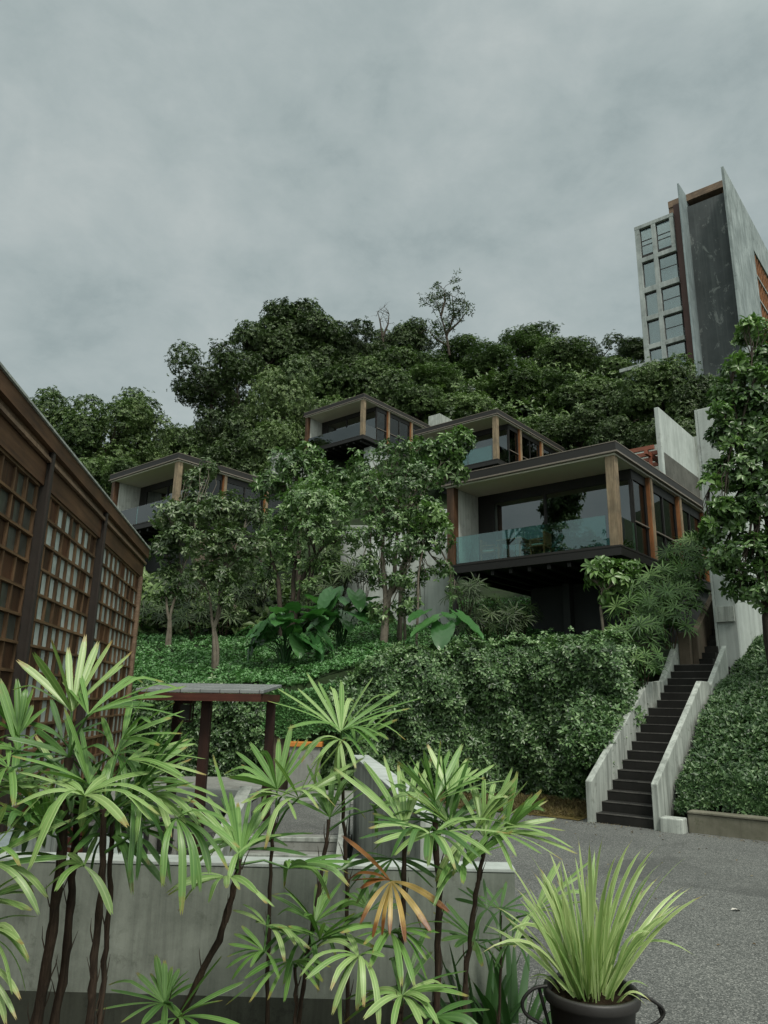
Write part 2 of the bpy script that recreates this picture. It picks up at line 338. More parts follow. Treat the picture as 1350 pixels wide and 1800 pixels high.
def rawmesh(name, V, faces, mat, tint=None, smooth=True, uv=None, parent=None):
    """big mesh from arrays; faces: list of (n,k) index arrays; tint: one value per face"""
    me = bpy.data.meshes.new(name)
    V = np.asarray(V, np.float32); me.vertices.add(len(V)); me.vertices.foreach_set('co', V.ravel())
    li = np.concatenate([f.ravel() for f in faces]).astype(np.int32)
    tot = np.concatenate([np.full(len(f), f.shape[1]) for f in faces]).astype(np.int32)
    st = np.concatenate([[0], np.cumsum(tot)[:-1]]).astype(np.int32)
    me.loops.add(len(li)); me.loops.foreach_set('vertex_index', li)
    me.polygons.add(len(tot)); me.polygons.foreach_set('loop_start', st); me.polygons.foreach_set('loop_total', tot)
    me.polygons.foreach_set('use_smooth', np.full(len(tot), smooth))
    for m in (mat if isinstance(mat, (list, tuple)) else [mat]): me.materials.append(m)
    if tint is not None:
        a = me.attributes.new('tint', 'FLOAT', 'FACE'); a.data.foreach_set('value', np.asarray(tint, np.float32))
    if uv is not None:
        l = me.uv_layers.new(name='UVMap'); l.data.foreach_set('uv', np.asarray(uv, np.float32)[li].ravel())
    me.update(calc_edges=True); me.validate()
    o = bpy.data.objects.new(name, me); COL.objects.link(o); o.parent = parent
    return o
def unit(a): return a / (np.linalg.norm(a, axis=-1, keepdims=True) + 1e-9)

# ------------------------------------------------------------------ foliage
def leaf_arrays(B, D, Nn, L, W, shape='d', fold=.25):
    """leaves at B along D, upper side Nn. 'd' folded diamond, 'l' lance leaf with a midrib. returns V, [faces], faces per leaf"""
    n = len(B); S = unit(np.cross(D, Nn)); Nn = np.cross(S, D)
    L = np.broadcast_to(np.asarray(L, float).reshape(-1, 1), (n, 1)); W = np.broadcast_to(np.asarray(W, float).reshape(-1, 1), (n, 1))
    if shape == 'd':
        P = [B, B + D * L * .48 + S * W * .5 + Nn * W * fold, B + D * L - Nn * L * .08, B + D * L * .48 - S * W * .5 + Nn * W * fold]
        V = np.stack(P, 1).reshape(-1, 3); i = (np.arange(n) * 4)[:, None]
        return V, [np.concatenate([i + np.array([[0, 1, 2]]), i + np.array([[0, 2, 3]])], 1).reshape(-1, 3)], 2
    m1 = B + D * L * .33; m2 = B + D * L * .7 - Nn * L * .05; tip = B + D * L - Nn * L * .18
    P = [B, m1, m2, tip, m1 + S * W * .46 + Nn * W * fold, m2 + S * W * .42 + Nn * W * fold * .8, m1 - S * W * .46 + Nn * W * fold, m2 - S * W * .42 + Nn * W * fold * .8]
    V = np.stack(P, 1).reshape(-1, 3); i = (np.arange(n) * 8)[:, None]
    q = np.concatenate([i + np.array([[1, 4, 5, 2]]), i + np.array([[1, 2, 7, 6]])], 1).reshape(-1, 4)
    t = np.concatenate([i + np.array([[0, 4, 1]]), i + np.array([[2, 5, 3]]), i + np.array([[0, 1, 6]]), i + np.array([[2, 3, 7]])], 1).reshape(-1, 3)
    return V, [q, t], (2, 4)
def rosettes(P, A, K, L, W, lo=45, hi=100, shape='d', tint=None, jit=.25, fold=.25):
    """K leaves radiating from each sprig point P round its axis A -> (V, faces, tint)"""
    M_ = len(P); A = unit(A)
    ref = unit(rng.normal(size=(M_, 3))); X = unit(np.cross(A, ref)); Y = np.cross(A, X)
    ph = (np.arange(K)[None] * (2.39996) + rng.uniform(0, 6.28, (M_, 1)) + rng.normal(0, .25, (M_, K)))
    th = np.radians(rng.uniform(lo, hi, (M_, K)))
    D = (A[:, None] * np.cos(th)[..., None] + (X[:, None] * np.cos(ph)[..., None] + Y[:, None] * np.sin(ph)[..., None]) * np.sin(th)[..., None])
    D[..., 2] -= .12; D = unit(D)
    Nn = unit(A[:, None] - D * np.sum(A[:, None] * D, -1, keepdims=True) + rng.normal(0, jit, D.shape))
    sc = rng.uniform(.65, 1.15, (M_, K))
    B = np.repeat(P[:, None], K, 1) + D * (np.asarray(L) * .08)
    V, Fs, per = leaf_arrays(B.reshape(-1, 3), D.reshape(-1, 3), Nn.reshape(-1, 3), (sc * L).ravel(), (sc * W).ravel(), shape, fold)
    if tint is None: tint = rng.beta(2.2, 2.6, M_)
    tl = np.clip(np.repeat(np.asarray(tint)[:, None], K, 1) + rng.normal(0, .13, (M_, K)), 0, 1).ravel()
    if isinstance(per, tuple): T = np.concatenate([np.repeat(tl, per[0]), np.repeat(tl, per[1])])
    else: T = np.repeat(tl, per)
    return V, Fs, T
def merge(parts):
    Vs, Fq, Ts, off = [], {}, {}, 0
    for V, Fs, T in parts:
        k0 = 0
        for f in Fs:
            Fq.setdefault(f.shape[1], []).append(f + off); Ts.setdefault(f.shape[1], []).append(T[k0:k0 + len(f)]); k0 += len(f)
        Vs.append(V); off += len(V)
    ks = sorted(Fq)
    return np.concatenate(Vs), [np.concatenate(Fq[k]) for k in ks], np.concatenate([np.concatenate(Ts[k]) for k in ks])
def lobe_points(lobes, n, shell=.55, updn=-.35):
    """points in the outer shell of several ellipsoids, with outward axes. lobes: (c, (rx,ry,rz))"""
    w = np.array([r[0] * r[2] + r[0] * r[1] for c, r in lobes]); w = w / w.sum(); idx = rng.choice(len(lobes), n, p=w)
    C = np.array([c for c, r in lobes])[idx]; Rr = np.array([r for c, r in lobes])[idx]
    d = unit(rng.normal(size=(n, 3))); low = d[:, 2] < updn; d[low, 2] *= -.6; d = unit(d)
    rad = (shell + (1 - shell) * rng.random((n, 1)) ** .6) * np.where(rng.random((n, 1)) < .16, rng.uniform(1.08, 1.4, (n, 1)), 1)
    P = C + d * Rr * rad
    return P, unit(d / Rr * Rr.mean(1, keepdims=True) + np.array([0, 0, .45]) + rng.normal(0, .25, d.shape)), idx
def branch(mb, a, b, r0, r1, n=6, wob=.12, sag=0, seg=7):
    a = np.array(a, float); b = np.array(b, float); L = np.linalg.norm(b - a)
    k = rng.normal(0, 1, 3) * wob * L; k2 = rng.normal(0, 1, 3) * wob * .5 * L
    pts = [a + (b - a) * t + k * math.sin(math.pi * t) * .5 + k2 * math.sin(2 * math.pi * t) * .3 + np.array([0, 0, -sag * L * t * (1 - t)]) for t in np.linspace(0, 1, n)]
    mb.tube(pts, list(np.linspace(r0, r1, n)), seg); return pts

# ------------------------------------------------------------------ world, sun
SUN_EL, SUN_AZ = R(56), R(158)       # azimuth from +Y towards +X : behind the camera, to its right
world = bpy.data.worlds.new('World'); SC.world = world; world.use_nodes = True
nt = world.node_tree; nt.nodes.clear()
out = nt.nodes.new('ShaderNodeOutputWorld'); bg = nt.nodes.new('ShaderNodeBackground'); bg.inputs[1].default_value = .1
sky = N(nt, 'ShaderNodeTexSky', sky_type='NISHITA', sun_disc=False, sun_elevation=SUN_EL, sun_rotation=SUN_AZ)
g = N(nt, 'ShaderNodeTexCoord').outputs['Generated']
c1 = noise(nt, mapping(nt, g, (1.3, 1.3, 1.5), (3.1, .4, 1.7)), 1.9, 7, .56, .22)
c2 = noise(nt, mapping(nt, g, (1.2, 1.2, 1.9), (1.3, 5.2, .2)), 6.5, 10, .6, .2)
mx = N(nt, 'ShaderNodeMath', operation='MULTIPLY_ADD'); nt.links.new(c2, mx.inputs[0]); mx.inputs[1].default_value = .42
m0 = N(nt, 'ShaderNodeMath', operation='MULTIPLY'); nt.links.new(c1, m0.inputs[0]); m0.inputs[1].default_value = .68; nt.links.new(m0.outputs[0], mx.inputs[2])
cr = ramp(nt, [(.36, (.175, .218, .222)), (.43, (.222, .268, .27)), (.50, (.262, .308, .308)), (.57, (.29, .334, .333)), (.70, (.345, .382, .377))]); nt.links.new(mx.outputs[0], cr.inputs[0])
# brighter cloud towards the hidden sun and towards the zenith
sd = np.array([math.sin(SUN_AZ) * math.cos(SUN_EL), math.cos(SUN_AZ) * math.cos(SUN_EL), math.sin(SUN_EL)])
dp = N(nt, 'ShaderNodeVectorMath', operation='DOT_PRODUCT'); nt.links.new(g, dp.inputs[0]); dp.inputs[1].default_value = tuple(sd)
rg = ramp(nt, [(0, (1, 1, 1)), (.66, (1, 1, 1)), (.82, (2.3, 2.2, 2.05)), (1, (4.4, 4.1, 3.7))])
h = N(nt, 'ShaderNodeMath', operation='MULTIPLY_ADD'); nt.links.new(dp.outputs['Value'], h.inputs[0]); h.inputs[1].default_value = .5; h.inputs[2].default_value = .5; nt.links.new(h.outputs[0], rg.inputs[0])
cc = mixc(nt, cr.outputs[0], rg.outputs[0], 1, 'MULTIPLY')
sc10 = N(nt, 'ShaderNodeVectorMath', operation='SCALE'); nt.links.new(cc, sc10.inputs[0]); sc10.inputs['Scale'].default_value = 10
fin = mixc(nt, sky.outputs[0], sc10.outputs[0], .97)
nt.links.new(fin, bg.inputs[0]); nt.links.new(bg.outputs[0], out.inputs[0])
sl = bpy.data.lights.new('sun', 'SUN'); sl.energy = 1.5; sl.angle = R(11); sl.color = (1, .94, .85)
so = bpy.data.objects.new('sun', sl); COL.objects.link(so); so.location = (10, -10, 40)
so.rotation_euler = Vector(-sd).to_track_quat('-Z', 'Y').to_euler()
SC.view_settings.view_transform = 'Standard'; SC.view_settings.look = 'None'; SC.view_settings.exposure = .5; SC.view_settings.gamma = 1
SC.render.engine = 'CYCLES'; cy = SC.cycles
cy.max_bounces = 8; cy.diffuse_bounces = 3; cy.glossy_bounces = 3; cy.transmission_bounces = 4; cy.transparent_max_bounces = 12
cy.caustics_reflective = False; cy.caustics_refractive = False; cy.use_denoising = True
# ------------------------------------------------------------------ terrain, road
SB = np.array([3.78, 13.62]); SV = np.array([math.sin(R(38.17)), math.cos(R(38.17))]); SR = np.array([SV[1], -SV[0]])
def hill(x, y):
    x = np.asarray(x, float); y = np.asarray(y, float)
    b = np.interp(x, [-6, -2, 0, 1, 6], [2.0, 2.15, 2.8, 2.45, 2.5])
    a = np.interp(y, [17.3, 27, 33, 41, 49, 60, 75, 100, 140], [0, 2.2, 4.8, 10, 15, 22, 31.5, 43, 50])
    k = np.interp(x / np.maximum(y, 1), [-.5, -.3, -.12], [.6, .7, 1]); w = np.clip((y - 33) / 10, 0, 1)
    return b + a * (1 + (k - 1) * w)
def terrain(x, y):
    x = np.asarray(x, float); y = np.asarray(y, float)
    t = (x - SB[0]) * SV[0] + (y - SB[1]) * SV[1]; s = (x - SB[0]) * SR[0] + (y - SB[1]) * SR[1]
    h = hill(x, y); bank = np.interp(t, [.5, 3.2, 4.5, 6, 9, 14], [.34, 1.98, 2.4, 2.75, 4.0, 6.2])
    right = np.where(t > .66, np.where(y > 19, np.maximum(bank, h), bank), -.6)
    left = np.where(y > 17.85, h, -.6)
    cor = np.where(t > 0, np.minimum(t * .5, h) - .5, -.6)
    z = np.where(s > 1.12, right, np.where((s > -.12) & (t < 11), cor, left))
    return z
xs = np.concatenate([np.linspace(-110, -12, 26), np.arange(-11.6, 18, .35), np.linspace(18.4, 120, 26)])
ys = np.concatenate([np.arange(12.5, 17.6, .35), [17.7, 17.84, 17.86], np.arange(18.1, 32, .35), np.linspace(32.3, 60, 40), np.linspace(62, 150, 30)])
X, Y = np.meshgrid(xs, ys); Z = terrain(X, Y) + np.where(Y > 34, .5 * np.sin(X * .6) * np.cos(Y * .5), 0)
nx, ny = len(xs), len(ys)
Vt = np.stack([X, Y, Z], -1).reshape(-1, 3); i = (np.arange(ny - 1)[:, None] * nx + np.arange(nx - 1)[None]).reshape(-1, 1)
Ft = i + np.array([[0, 1, nx + 1, nx]])
tag(rawmesh('hillside', Vt, [Ft], M['terrain']), kind='structure')
g_ = MB(); g_.add([(-600, -600, -.9), (600, -600, -.9), (600, 600, -.9), (-600, 600, -.9)], [(0, 1, 2, 3)]); tag(g_.build('ground', M['court_conc']), kind='structure')
rd = MB(); rd.prism([(.86, -30, 0), (60, -30, 0), (60, 17.25, 0), (-8, 17.25, 0), (-8, 12.05, 0), (-.35, 12.05, 0), (-.35, 5.72, 0), (.86, 5.72, 0)], (0, 0, -.5)); tag(rd.build('road', M['asphalt']), kind='structure')
pb = MB()
nb = 26; xb = np.linspace(-9, .855, nb); yb = np.linspace(-6, 5.615, nb)
pv = [(x, y, -.24 + .05 * random.random()) for y in yb for x in xb]; pb.add(pv, [(a * nb + b, a * nb + b + 1, (a + 1) * nb + b + 1, (a + 1) * nb + b) for a in range(nb - 1) for b in range(nb - 1)], 0, True)
tag(pb.build('planting_bed_ground', M['soil']), kind='structure')
dg = MB(); dg.add([(1.6, 14.75, .012), (2.4, 14.55, .012), (3.1, 14.1, .012), (3.5, 13.72, .012), (5.9, 17.2, .012), (.8, 17.2, .012)], [(0, 1, 2, 3, 4, 5)]); tag(dg.build('dry_lawn', M['drygrass']), kind='structure')
P = np.stack([rng.uniform(1.3, 5.2, 2600), rng.uniform(13.9, 17.1, 2600), np.full(2600, .012)], 1)
P = P[(P[:, 1] > 14.9 - .42 * (P[:, 0] - 1.6)) & ((P[:, 0] - SB[0]) * SR[0] + (P[:, 1] - SB[1]) * SR[1] < -.25)]
M['lf_dry'] = m_leaf('dry grass blades', [(.06, .045, .02), (.12, .09, .035), (.12, .12, .04)], .8, .1)
tag(rawmesh('dry_grass', *rosettes(P, np.tile([0, 0, 1.], (len(P), 1)), 5, .09, .012, 10, 80), smooth=False) if False else (lambda a: rawmesh('dry_grass', a[0], a[1], M['lf_dry'], a[2]))(rosettes(P, np.tile([0, 0, 1.], (len(P), 1)), 5, .09, .012, 10, 80)),
    'short dry yellowing grass between the hedge foot and the asphalt', 'grass', kind='stuff')

# ------------------------------------------------------------------ stairs on the right
root = empty('outdoor_staircase', (SB[0], SB[1], 0), -R(38.17), 'dark stone flight of stairs climbing between pale concrete parapets', 'staircase')
# local: x right across the steps, y up the flight
TR, RI, NS = .278, .161, 18
st = MB()
for k in range(NS):
    x0 = 0 if k < 12 else .1
    st.box(x0, 1.02, k * TR, (k + 1) * TR if k < NS - 1 else 6.6, (k - 1) * RI if k else -.3, (k + 1) * RI)
st.build('step_flight', M['step_dark'], root, .006)
no = MB()
for k in range(NS):
    x0 = .004 if k < 12 else .104
    no.box(x0, 1.0, k * TR - .006, k * TR + .022, (k + 1) * RI - .012, (k + 1) * RI + .003)
no.build('step_edge', M['nosing'], root)
u2 = MB()
for k in range(16): u2.box(.5, .8, 5.35 + k * TR, 5.35 + (k + 1) * TR + .02, 2.6 + k * RI, NS * RI + (k + 1) * RI)
u2.build('upper_step_flight', M['step_dark'], root, .006)
def yz(poly, x0, x1, name, mat, lab=None):
    b = MB(); b.prism([(x0, y, z) for y, z in poly], (x1 - x0, 0, 0)); o = b.build(name, mat, root, .012)
    if lab: o['label'] = lab
    return o
sl_ = RI / TR
yz([(-.1, -.3), (-.1, .72), (3.05, 2.48), (3.62, 2.48), (3.62, .2)], 1.02, 1.13, 'parapet', M['white_wall'], 'right parapet of the flight with a thin sloping cap')
yz([(3.62, .2), (3.62, 2.42), (5.2, 3.34), (5.2, .5)], 1.06, 1.165, 'parapet', M['white_wall'], 'upper end of the right parapet, set back from the rest')
yz([(-.12, -.3), (-.12, .68), (.5, 1.02), (3.2, 2.46), (3.5, 2.48), (3.5, .2)], -.12, -.002, 'parapet', M['white_wall'], 'left parapet half covered by the hedge')
yz([(3.5, .2), (3.5, 2.482), (4.0, 2.52), (5.2, 3.42), (5.2, .2)], -.04, .097, 'parapet', M['white_wall'], 'upper left parapet below the palms')
b = MB(); b.box(.1, .36, 5.2, 5.38, 2, NS * RI + .78); b.build('landing_wall', M['brown_wall'], root, .01)
yz([(5.38, 2.2), (5.38, NS * RI + .8), (9.8, NS * RI + .75 + 4.4 * sl_), (9.8, 2.2)], .36, .5, 'landing_wall', M['brown_wall'], 'brown stained side wall of the upper flight')
b = MB(); b.box(1.135, 1.5, -.16, .12, -.3, .22); b.build('parapet_foot', M['white_wall'], root, .02)
# kerb wall right of the stairs
root = empty('kerb_wall', (SB[0], SB[1], 0), -R(38.17), 'low mossy concrete kerb wall along the asphalt right of the stairs', 'kerb wall')
b = MB(); b.box(1.51, 16, .1, .33, -.3, .29); b.build('wall_body', M['kerbwall'], root, .02)
b = MB(); b.box(1.52, 16, .08, .36, .291, .325); b.build('coping', M['kerbwall'], root, .008)

M['damp'] = m_concrete('dark damp stain', (.13, .13, .115), (.07, .07, .062), .6, .5, 1.2)
# ------------------------------------------------------------------ retaining walls
def wall_thing(name, label, mat, rootpos, rz, boxes, extra=(), cat='wall', bev=.02):
    t = empty(name, rootpos, rz, label, cat)
    b = MB()
    for bx in boxes: b.box(*bx)
    b.build('wall_body', mat, t, bev)
    for nm, bxs, m in extra:
        b = MB()
        for bx in bxs: b.box(*bx)
        b.build(nm, m, t, .005)
    return t
pc = at(1224, 720, 17.8)
wall_thing('retaining_wall', 'tall pale concrete wall with its narrow end at the top of the stairs', M['pale_wall'], (pc[0], pc[1], 2.0), -YAW,
           [(0, .46, 0, 9, -1, pc[2] - 2.0)], [('wall_rib', [(-.06, -.001, .0, .12, 1.2, pc[2] - 2.0)], M['pale_wall']), ('utility_box', [(.0, .42, -.08, -.001, 1.95, 2.32)], M['white_wall'])])
q = atz(1300, 1140, 2.6); q = at(1300, 1140, 20)
wall_thing('retaining_wall', 'grey concrete wall behind the big leafy tree on the right', M['pale_wall'], (9.9, 20.0, 2.0), -YAW, [(0, 9, 0, .25, -1, 2.7)])
uw = at(1157, 715, 30)
wall_thing('concrete_screen_wall', 'stained concrete fin wall rising behind the big villa roof', M['pale_wall'], (uw[0], uw[1], 7.0), -YAW,
           [(-.2, .0, 0, 9, -3, uw[2] - 7.0)], [('damp_band', [(.001, .02, .25, 9, 1, uw[2] - 7 - 2.05)], M['damp'])])
pg = empty('timber_pergola', (uw[0], uw[1], 7.0), -YAW, 'red oxide pergola beams beside the fin wall behind the big villa', 'pergola')
b = MB()
for k in range(4): b.box(-2.5, -.21, -.4 + k * .8, -.28 + k * .8, 5.7, 5.88)
b.build('rafter', M['terracotta'], pg)
b = MB(); b.box(-2.4, -2.28, -.5, 2.3, 5.5, 5.699); b.box(-.6, -.48, -.5, 2.3, 5.5, 5.699); b.build('beam', M['terracotta'], pg)
for x in (-2.4, -.6): b = MB(); b.box(x, x + .12, .0, .12, -2, 5.499); b.build('post', M['terracotta'], pg)
w1 = at(1100, 792, 36); wall_thing('garden_wall', 'white wall glimpsed behind the red pergola beams', M['white_wall'], (w1[0], w1[1], 6), -YAW, [(0, 4, 0, .3, 0, w1[2] - 6)])
w2 = at(600, 928, 26.5); w2b = at(790, 905, 26.5)
wall_thing('retaining_wall', 'pale concrete wall behind the branching tree, left of the big villa', M['pale_wall'], (w2[0], w2[1], 3), 0, [(0, 3.1, 0, .3, 0, w2[2] - 3.05), (3.1, 4.0, .02, .32, 0, w2[2] - 2.2)], [('coping', [(-.02, 3.12, -.05, .35, w2[2] - 3.05, w2[2] - 2.9)], M['white_wall'])])
w3 = at(478, 795, 47); wall_thing('concrete_pier_wall', 'white wall end standing below and left of the topmost villa', M['white_wall'], (w3[0], w3[1], 12), -YAW, [(0, .5, 0, 5, 0, w3[2] - 12)])
w4 = at(753, 732, 55); wall_thing('garden_wall', 'short pale wall stub behind the roof between the two upper villas', M['white_wall'], (w4[0], w4[1], 15), -YAW, [(0, 1.1, 0, 3, 0, w4[2] - 15)])

# ------------------------------------------------------------------ villas
M['villa_wall'] = m_concrete('stained pale villa wall', (.66, .69, .65), (.46, .49, .46), .7, .5, 1.0, moss=(.12, .12, .1))
def make_villa(label):
    t = empty('hillside_villa', (0, 0, 0), -YAW, label, 'house', 'glass villas stepping up the hill')
    W, D, Hh = 5.95, 8.7, 2.72
    b = MB(); b.box(-W - .1, .1, -.1, D + .2, Hh + .075, Hh + .34); b.box(-W - .02, .02, -.02, D, Hh + .34, Hh + .40)
    rf = b.build('roof', M['roof_steel'], t, .01)
    b = MB(); b.box(-W - .14, .14, -.14, D + .2, Hh + .02, Hh + .074); b.build('fascia_trim', M['roof_trim'], rf, .006)
    b = MB(); b.box(-W - .11, .11, -.11, -.05, Hh + .34, Hh + .365); b.box(.05, .11, -.05, D, Hh + .34, Hh + .365); b.build('flashing', M['roof_trim'], rf)
    b = MB(); b.box(-W - .03, .03, -.03, D, Hh - .03, Hh + .018); b.build('ceiling', M['soffit'], t)
    b = MB(); b.box(-W, .04, -.04, D, -.30, -.062)
    for k in range(9): b.box(-W + .3 + k * .66, -W + .42 + k * .66, .1, D, -.46, -.301)
    b.build('floor_slab', M['black_steel'], t, .01)
    b = MB(); b.box(-W - .01, .05, -.05, D, -.06, 0); b.build('floor_edge', M['roof_steel'], t, .006)
    # posts
    for k, (x, y) in enumerate([(-.3, 0), (-W, 0), (-.26, 2.75), (-.26, 5.55), (-.26, 8.3)]):
        b = MB(); b.box(x, x + (.29 if k < 2 else .26), y, y + (.28 if k < 2 else .2), .002, Hh - .031)
        p = b.build('post', M['wood_grey'] if k == 0 else M['wood_brown'] if k == 1 else M['wood_orange'], t, .012)
        if k == 0: p['label'] = 'weathered grey corner post'
        if k >= 2:
            b = MB(); b.box(x + .261, x + .30, y + .03, y + .19, .002, Hh - .031); b.build('facing_board', M['wood_grey'], p, .004)
    # left concrete side wall
    b = MB(); b.box(-W + .02, -W + .27, .285, D - .02, .002, Hh - .031); b.build('side_wall', M['villa_wall'], t, .01)
    b = MB(); b.box(-W + .28, -.1, D - .2, D - .05, .002, Hh - .031); b.build('back_wall', M['interior'], t)
    b = MB(); b.box(-W + .28, -.2, .1, D - .21, .003, .02); b.build('deck', M['floor_in'], t)
    b = MB(); b.box(-W + .28, -2.0, 5.2, 5.3, .021, Hh - .032); b.build('partition', M['interior'], t)
    # glazed front, behind the terrace
    y0 = 1.55; xl = -W + .28; xr = -.12
    b = MB(); b.box(xl, xr, y0, y0 + .14, 2.36, Hh - .032); b.box(xl, xl + .55, y0, y0 + .1, .021, 2.36)
    for x in (xl + .56, xl + 2.55, xr - .1): b.box(x, x + .08, y0 - .01, y0 + .09, .021, 2.359)
    b.box(xl + .64, xr - .1, y0, y0 + .08, .022, .10)
    ww = b.build('window_wall', M['black_steel'], t)
    for x0, x1 in ((xl + .65, xl + 2.54), (xl + 2.64, xr - .11)):
        b = MB(); b.box(x0, x1, y0 + .035, y0 + .047, .101, 2.358); b.build('pane', M['pane_dark'], ww)
    # glazed side bays
    for k, (a, c) in enumerate(((1.6, 2.74), (2.96, 5.54), (5.76, 8.29))):
        b = MB(); x = -.2
        b.box(x, x + .08, a, c, 2.38, Hh - .032); b.box(x, x + .08, a, c, .021, .1)
        n = 2 if k else 1
        for j in range(n + 1):
            yy = a + (c - a - .07) * j / n; b.box(x - .005, x + .085, yy, yy + .07, .1, 2.379)
        sw = b.build('side_window', M['black_steel'], t)
        for j in range(n):
            ya = a + (c - a - .07) * j / n + .071; yb_ = a + (c - a - .07) * (j + 1) / n - .001
            b = MB(); b.box(x + .03, x + .042, ya, yb_, .101, 2.379); b.build('pane', M['pane_side'], sw)
        b = MB(); b.box(x + .086, x + .12, a, c, 1.0, 1.04); b.build('handrail', M['roof_trim'], sw)
        b = MB()
        yc = [a + .12 + (c - a) * .42 * q_ / 11 for q_ in range(12)]
        pts = [(x - .12 + .03 * (q_ % 2), yy) for q_, yy in enumerate(yc)]
        b.add([(px, py, z) for px, py in pts for z in (.03, 2.37)], [(2 * q_, 2 * q_ + 2, 2 * q_ + 3, 2 * q_ + 1) for q_ in range(11)], 0, True)
        b.build('curtain', M['curtain'], sw)
    # balustrade
    b = MB(); b.box(-W + .33, -3.4, .08, .096, .02, .95); b.box(-3.39, -.42, .08, .096, .02, .95); b.box(-.14, -.124, .3, 1.54, .02, .95)
    bl = b.build('balustrade', M['balus'], t)
    b = MB(); b.box(-W + .33, -.32, .07, .106, .003, .05); b.build('glass_shoe', M['black_steel'], bl)
    return t
main = make_villa('largest glass villa on black slab, nearest the stairs, with weathered corner post')
main.location = (6.709, 20.279, 6.371)
others = []
for lab, loc in (('topmost glass villa on the wooded hill with bare soffit above its corner', (-1.578, 48.783, 20.19)),
                 ('glass villa half hidden behind the big villa roof, between it and the topmost one', (6.573, 40.559, 15.764)),
                 ('left glass villa with rounded roof corner above the timber lattice building', (-9.948, 33.6, 10.32))):
    v_ = copy_tree(main); v_.location = loc; v_['label'] = lab; others.append(v_)
def pier(t, name, bx, mat, lab=None):
    b = MB(); b.box(*bx); o = b.build(name, mat, t, .01)
    if lab: o['label'] = lab
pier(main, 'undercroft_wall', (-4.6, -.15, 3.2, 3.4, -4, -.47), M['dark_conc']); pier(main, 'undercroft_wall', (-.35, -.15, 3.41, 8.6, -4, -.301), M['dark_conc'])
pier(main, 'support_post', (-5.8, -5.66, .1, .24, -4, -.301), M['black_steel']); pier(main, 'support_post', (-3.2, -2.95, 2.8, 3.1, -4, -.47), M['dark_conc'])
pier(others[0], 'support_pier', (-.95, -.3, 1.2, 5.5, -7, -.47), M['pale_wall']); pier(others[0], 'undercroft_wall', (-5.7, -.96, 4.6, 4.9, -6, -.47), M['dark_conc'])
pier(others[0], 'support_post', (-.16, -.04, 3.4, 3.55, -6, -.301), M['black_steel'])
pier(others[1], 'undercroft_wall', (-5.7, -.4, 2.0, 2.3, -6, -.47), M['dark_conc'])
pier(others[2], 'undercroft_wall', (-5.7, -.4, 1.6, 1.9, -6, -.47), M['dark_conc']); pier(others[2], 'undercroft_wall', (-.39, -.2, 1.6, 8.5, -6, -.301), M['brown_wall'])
# side extension of the left villa: curtained wing
ex = empty('villa_wing', others[2].location, -YAW, 'low curtained wing running back from the left villa among the trees', 'house')
b = MB(); b.box(-5.6, .05, 9.0, 17.5, -.35, 0); b.box(-5.6, .0, 17.3, 17.5, 0, 2.9); b.box(-5.6, -5.4, 9, 17.3, 0, 2.9); b.build('wall', M['pale_wall'], ex)
b = MB(); b.box(-5.7, .2, 8.95, 17.6, 2.9, 3.15); b.build('roof', M['roof_steel'], ex)
for k in range(3):
    y0 = 9.1 + k * 2.75; b = MB(); b.box(-.25, -.05, y0, y0 + .22, .001, 2.899); b.build('post', M['wood_grey'], ex)
    pts = [(-.32 + .05 * (q_ % 2), y0 + .3 + 2.3 * q_ / 23) for q_ in range(24)]
    b = MB(); b.add([(px, py, z) for px, py in pts for z in (.03, 2.85)], [(2 * q_, 2 * q_ + 2, 2 * q_ + 3, 2 * q_ + 1) for q_ in range(23)], 0, False); b.build('curtain', M['curtain'], ex)
b = MB()
for k in range(5): b.box(.06, .09, 9.0 + k * 1.7, 9.0 + k * 1.7 + 1.6, -1.15, -.05)
b.build('parapet_panel', M['white_wall'], ex)

# terrace furniture of the big villa
def chair(loc, rz, label, mat):
    t = empty('armchair', loc, rz, label, 'chair', 'terrace chairs')
    b = MB(); b.box(-.26, .26, -.26, .26, .36, .42); b.build('seat', mat, t, .015)
    b = MB(); b.box(-.26, .26, .22, .27, .43, .84)
    b.build('backrest', mat, t, .015)
    for x in (-.25, .21):
        for y in (-.25, .21): b = MB(); b.box(x, x + .04, y, y + .04, 0, .359); b.build('leg', mat, t)
        b = MB(); b.box(x, x + .04, -.26, .219, .6, .64); b.box(x, x + .04, -.26, -.22, .421, .6); b.build('arm', mat, t)
    b = MB(); b.box(-.22, .22, -.22, .2, .421, .48); b.build('cushion', M['cloth_pale'], t, .02)
    return t
def loc_of(v, x, y, z=0.021):
    c = math.cos(-YAW); s = math.sin(-YAW); L = v.location
    return (L[0] + c * x - s * y, L[1] + s * x + c * y, L[2] + z)
def table(loc, label, mat, w=.9):
    t = empty('terrace_table', loc, -YAW, label, 'table')
    b = MB(); b.box(-w / 2, w / 2, -.4, .4, .68, .72); b.build('table_top', mat, t, .01)
    for x in (-w / 2 + .03, w / 2 - .08):
        for y in (-.36, .31): b = MB(); b.box(x, x + .05, y, y + .05, 0, .679); b.build('leg', mat, t)
M['wood_chair'] = m_wood('chair timber', (.2, .07, .03), (.34, .14, .06), (.45, .22, .1), 'z', 1.5)
chair(loc_of(main, -4.75, .8), R(60), 'orange timber armchair at the left end of the big villa terrace table', M['wood_chair'])
chair(loc_of(main, -2.9, .8), R(-130), 'timber armchair at the right end of the big villa terrace table', M['wood_chair'])
chair(loc_of(main, -3.5, 1.2), R(-35), 'timber armchair tucked behind the big villa terrace table', M['wood_chair'])
table(loc_of(main, -3.85, .8), 'small timber table behind the glass balustrade of the big villa', M['wood_chair'])
chair(loc_of(others[0], -4.2, .8), R(60), 'grey armchair left of the table on the topmost villa terrace', M['wood_grey'])
